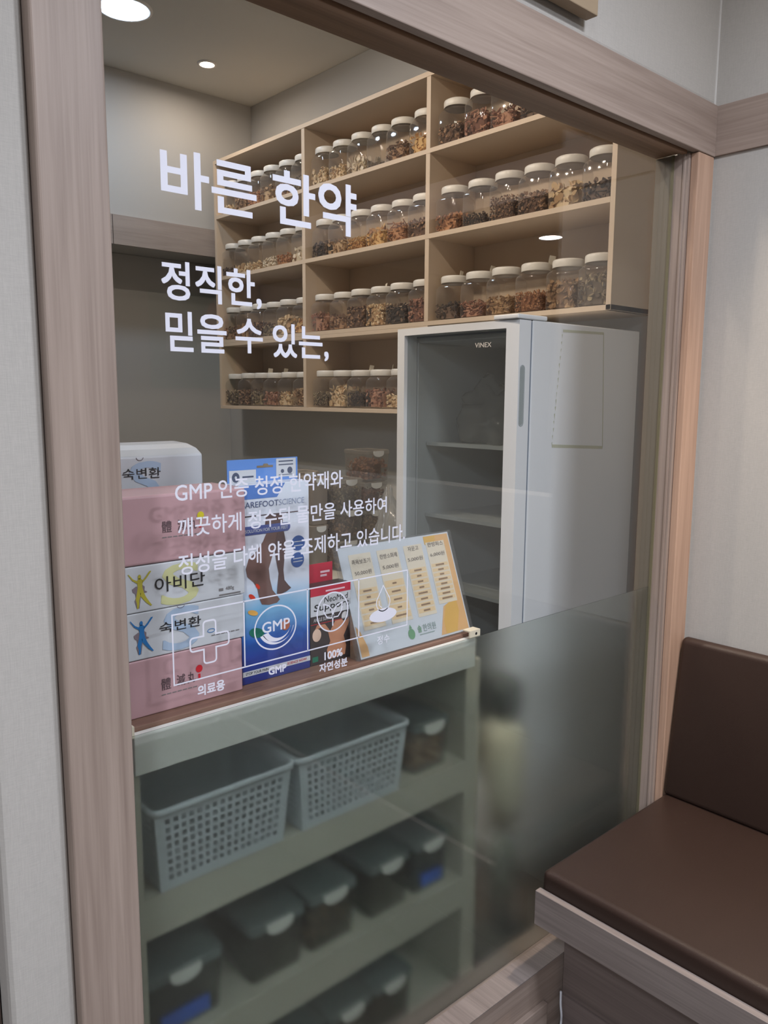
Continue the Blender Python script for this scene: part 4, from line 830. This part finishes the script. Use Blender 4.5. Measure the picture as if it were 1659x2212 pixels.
# acrylic price sign
HB, HT = Vector((0.925, 0.094, CT + 0.003)), Vector((0.925, 0.166, 1.263))
hu = Vector((1, 0, 0)); hv = (HT - HB).normalized(); HL = (HT - HB).length; HW = 0.302; hn = hu.cross(hv)
t = thing('price_sign', 'acrylic stand with orange-cornered Korean price list leaning on the cabinet top', 'sign', tuple(HB))
def sheet(name, a0, a1, b0, b1, d, th, m):
    c = HB - hn * d * -1.0
    return MB().prism([(a0, b0), (a1, b0), (a1, b1), (a0, b1)], th, o=HB + hn * d, u=hu, v=hv).build(name, m, t)
sheet('front_sheet', -0.008, HW + 0.006, -0.002, HL + 0.003, 0.0032, 0.0018, acryl_m)
sheet('back_sheet', -0.008, HW + 0.006, -0.002, HL + 0.003, -0.004, 0.0018, acryl_m)
MB().prism([(0, 0), (0.075, 0), (0.075, 0.002), (0.002, 0.002)], HW + 0.01, o=HB + Vector((HW / 2, 0.006, -0.0025)), u=(0, 1, 0), v=(0, 0, 1)).build('base', acryl_m, t)
sheet('paper', 0, HW, 0, HL, 0, 0.0006, M('price_paper', (212, 216, 220), 0.5))
pw_ = lambda k: dict(o=HB + hn * (0.0006 + 0.0003 * k), u=hu, v=hv)
b = MB()
b.poly([(HW - 0.075, HL - 0.003), (HW - 0.003, HL - 0.003), (HW - 0.003, 0.004), (HW - 0.085, 0.004), (HW - 0.062, 0.060), (HW - 0.018, 0.075)], **pw_(0))
b.poly([(0.003, 0.003), (0.022, 0.003), (0.022, 0.02), (0.012, 0.05), (0.003, 0.062)], **pw_(0)); b.build('orange_print', M('ochre_print', (228, 178, 116), 0.5), t)
b = MB(); b.poly([(HW - 0.070, 0.004), (HW - 0.038, 0.004), (HW - 0.020, 0.045), (HW - 0.022, 0.074), (HW - 0.055, 0.062), (HW - 0.070, 0.03)], **pw_(0.5)); b.poly([(HW - 0.075, HL - 0.003), (HW - 0.040, HL - 0.003), (HW - 0.045, HL - 0.02), (HW - 0.075, HL - 0.02)], **pw_(0.5)); b.build('amber_print', M('amber_print', (226, 178, 84), 0.5), t)
cols4 = [(0.022, 0.078), (0.094, 0.150), (0.166, 0.218), (0.230, 0.284)]; CZ = [(0.042, HL - 0.020)] * 4
b = MB(); [b.rect(a0, a1, 0.050 if i < 3 else 0.066, HL - 0.016, **pw_(1)) for i, (a0, a1) in enumerate(cols4)]; b.build('column_print', M('beige_print', (232, 218, 194), 0.5), t)
b = MB(); bt = MB(); RR = random.Random(9)
for i, (a0, a1) in enumerate(cols4):
    n = (6, 5, 8, 8)[i]; z1 = HL - (0.082, 0.076, 0.062, 0.060)[i]; z0 = 0.056 if i < 3 else 0.072; st = (z1 - z0) / n
    for k in range(n):
        b.rect(a0 + 0.003, a1 - 0.003, z0 + st * k + 0.0012, z0 + st * (k + 1) - 0.0022, **pw_(2))
        hw = RR.uniform(0.005, 0.016); c_ = (a0 + a1) / 2; bt.rect(c_ - hw, c_ + hw, z0 + st * (k + 0.5) - 0.0025, z0 + st * (k + 0.5) + 0.001, **pw_(3))
b.build('row_print', M('peach_print', (236, 206, 160), 0.5), t); bt.build('fine_print', M('sepia_print', (150, 118, 88), 0.5), t)
b = MB()
for i, (nm, pr_) in enumerate((('족욕보조기', '50,000원'), ('한방소화제', '5,000원'), ('자운고', '5,000원'), ('한방파스', '6,000원'))):
    a0, a1 = cols4[i]; c_ = (a0 + a1) / 2; hw = 0.023 if i != 2 else 0.015; zt = HL - (0.036, 0.034, 0.028, 0.026)[i]
    b.text(nm, c_ - hw, c_ + hw, zt, zt + 0.0095, 0.004, **pw_(3)); b.text(pr_, c_ - 0.021, c_ + 0.021, zt - 0.0215, zt - 0.0125, 0.002, **pw_(3))
b.build('price_lettering', M('brown_grey_print', (128, 116, 106), 0.5), t)
b = MB(); b.ell(0.137, 0.022, 0.009, 0.0105, **pw_(2)); b.poly([(0.133, 0.033), (0.137, 0.041), (0.141, 0.033)], **pw_(2)); b.text('솔', 0.155, 0.166, 0.021, 0.035, 0.02, **pw_(2)); b.build('logo_print', M('leaf_green_print', (110, 160, 116), 0.5), t)
b = MB(); b.text('한의원', 0.170, 0.206, 0.021, 0.035, 0.004, **pw_(2)); b.rect(0.158, 0.200, 0.0155, 0.017, **pw_(2)); b.build('clinic_lettering', M('grey_green_print', (140, 160, 152), 0.5), t)

# ------------------------------------------------------------------ BENCH
t = thing('bench', 'built-in bench with pale laminate front board and dark brown cushions', 'bench', (1.66, -0.6, 0))
YE = -1.25
MB().box(1.345, 1.363, YE, -0.0105, 0.383, 0.464).build('front_board', wood_pale, t, 0.0012)
MB().box(1.3635, 1.964, YE, -0.0105, 0.415, 0.440).build('seat_board', wood_pale, t)
MB().box(1.465, 1.480, YE, -0.0115, 0.148, 0.4145).build('base_panel', wood('laminate_bench_base_shade', (92, 82, 78), (112, 100, 95), 'Y'), t)  # darker tone than the front board stands in for weak light low down
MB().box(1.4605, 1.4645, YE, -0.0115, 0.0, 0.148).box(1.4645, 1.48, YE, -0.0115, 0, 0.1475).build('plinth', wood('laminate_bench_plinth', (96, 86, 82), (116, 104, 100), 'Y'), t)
cs = MB(); cs.box(1.364, 1.93, YE, -0.011, 0.4405, 0.506); cu = cs.build('seat_cushion', leather_m, t, 0.016, 5)
for p in cu.data.polygons: p.use_smooth = True
bc = MB(); prof = [(1.886, 0.505), (1.938, 0.505), (1.9640, 0.93), (1.936, 0.925)]
bc.prism(prof, abs(YE) - 0.012, o=(0, (YE - 0.012) / 2, 0), u=(1, 0, 0), v=(0, 0, 1)); bo_ = bc.build('back_cushion', leather_m, t, 0.014, 5)
for p in bo_.data.polygons: p.use_smooth = True

# white cable in the corner under the bench
pth = [(1.452, -0.016, 0.16), (1.450, -0.018, 0.13), (1.449, -0.022, 0.105), (1.452, -0.020, 0.085), (1.446, -0.022, 0.060), (1.449, -0.024, 0.035), (1.43, -0.03, 0.02), (1.405, -0.05, 0.006), (1.38, -0.10, 0.0035), (1.40, -0.16, 0.0035), (1.44, -0.14, 0.0035), (1.452, -0.08, 0.006), (1.450, -0.035, 0.03)]
def smooth_path(P, n=6):
    out = []; P = [Vector(p) for p in P]
    for i in range(len(P) - 1):
        p0, p1, p2, p3 = P[max(i - 1, 0)], P[i], P[i + 1], P[min(i + 2, len(P) - 1)]
        for k in range(n):
            s = k / n; out.append(0.5 * ((2 * p1) + (p2 - p0) * s + (2 * p0 - 5 * p1 + 4 * p2 - p3) * s * s + (3 * p1 - p0 - 3 * p2 + p3) * s ** 3))
    return out + [P[-1]]
tag(MB().tube(smooth_path(pth), 0.0028, 8).build('power_cable', M('white_cable', (206, 208, 214), 0.4), None, base=(1.45, -0.02, 0)), 'white cable looping in the corner under the bench', 'cable')

# small wooden sign above the header
t = thing('wall_sign', 'small brown wooden sign projecting above the window header at the top edge', 'sign', (1.40, 0.0, 2.31))
MB().box(1.20, 1.417, -0.032, -0.004, 2.281, 2.42).build('sign_box', M('tan_sign_wood', (150, 132, 108), 0.5, var=0.1, vscale=20), t, 0.002)
MB().box(1.22, 1.40, -0.0038, 0.0035, 2.30, 2.40).build('wall_plate', dark_m, t)

# posters on the far walls of the hall (seen only as reflections in the glass)
t = thing('notice_poster', 'pale grey notice with dark heading bars, reflected faintly in the glass', 'poster', (3.8, -4.395, 2.4))
MB().box(3.45, 4.15, -4.398, -4.385, 1.95, 2.6).build('sheet', M('pale_poster', (190, 190, 196), 0.6), t)
b = MB(); 
for x0_, x1_, z_ in ((3.6, 4.0, 2.42), (3.55, 3.75, 2.2), (3.85, 4.05, 2.2)): b.rect(x0_, x1_, z_, z_ + 0.06, o=(0, -4.384, 0))
b.build('heading_bar', black_m, t)
t = thing('notice_poster', 'green and orange poster, reflected faintly between the left jars', 'poster', (2.9, -4.395, 2.0))
MB().box(2.65, 3.35, -4.398, -4.385, 1.6, 2.3).build('sheet', M('green_poster', (40, 120, 100), 0.6), t)
b = MB(); b.ell(3.2, 2.1, 0.10, 0.16, o=(0, -4.384, 0)); b.build('orange_shape', ora_p, t)

for o in bpy.data.objects:
    if '_abs' in o: del o['_abs']
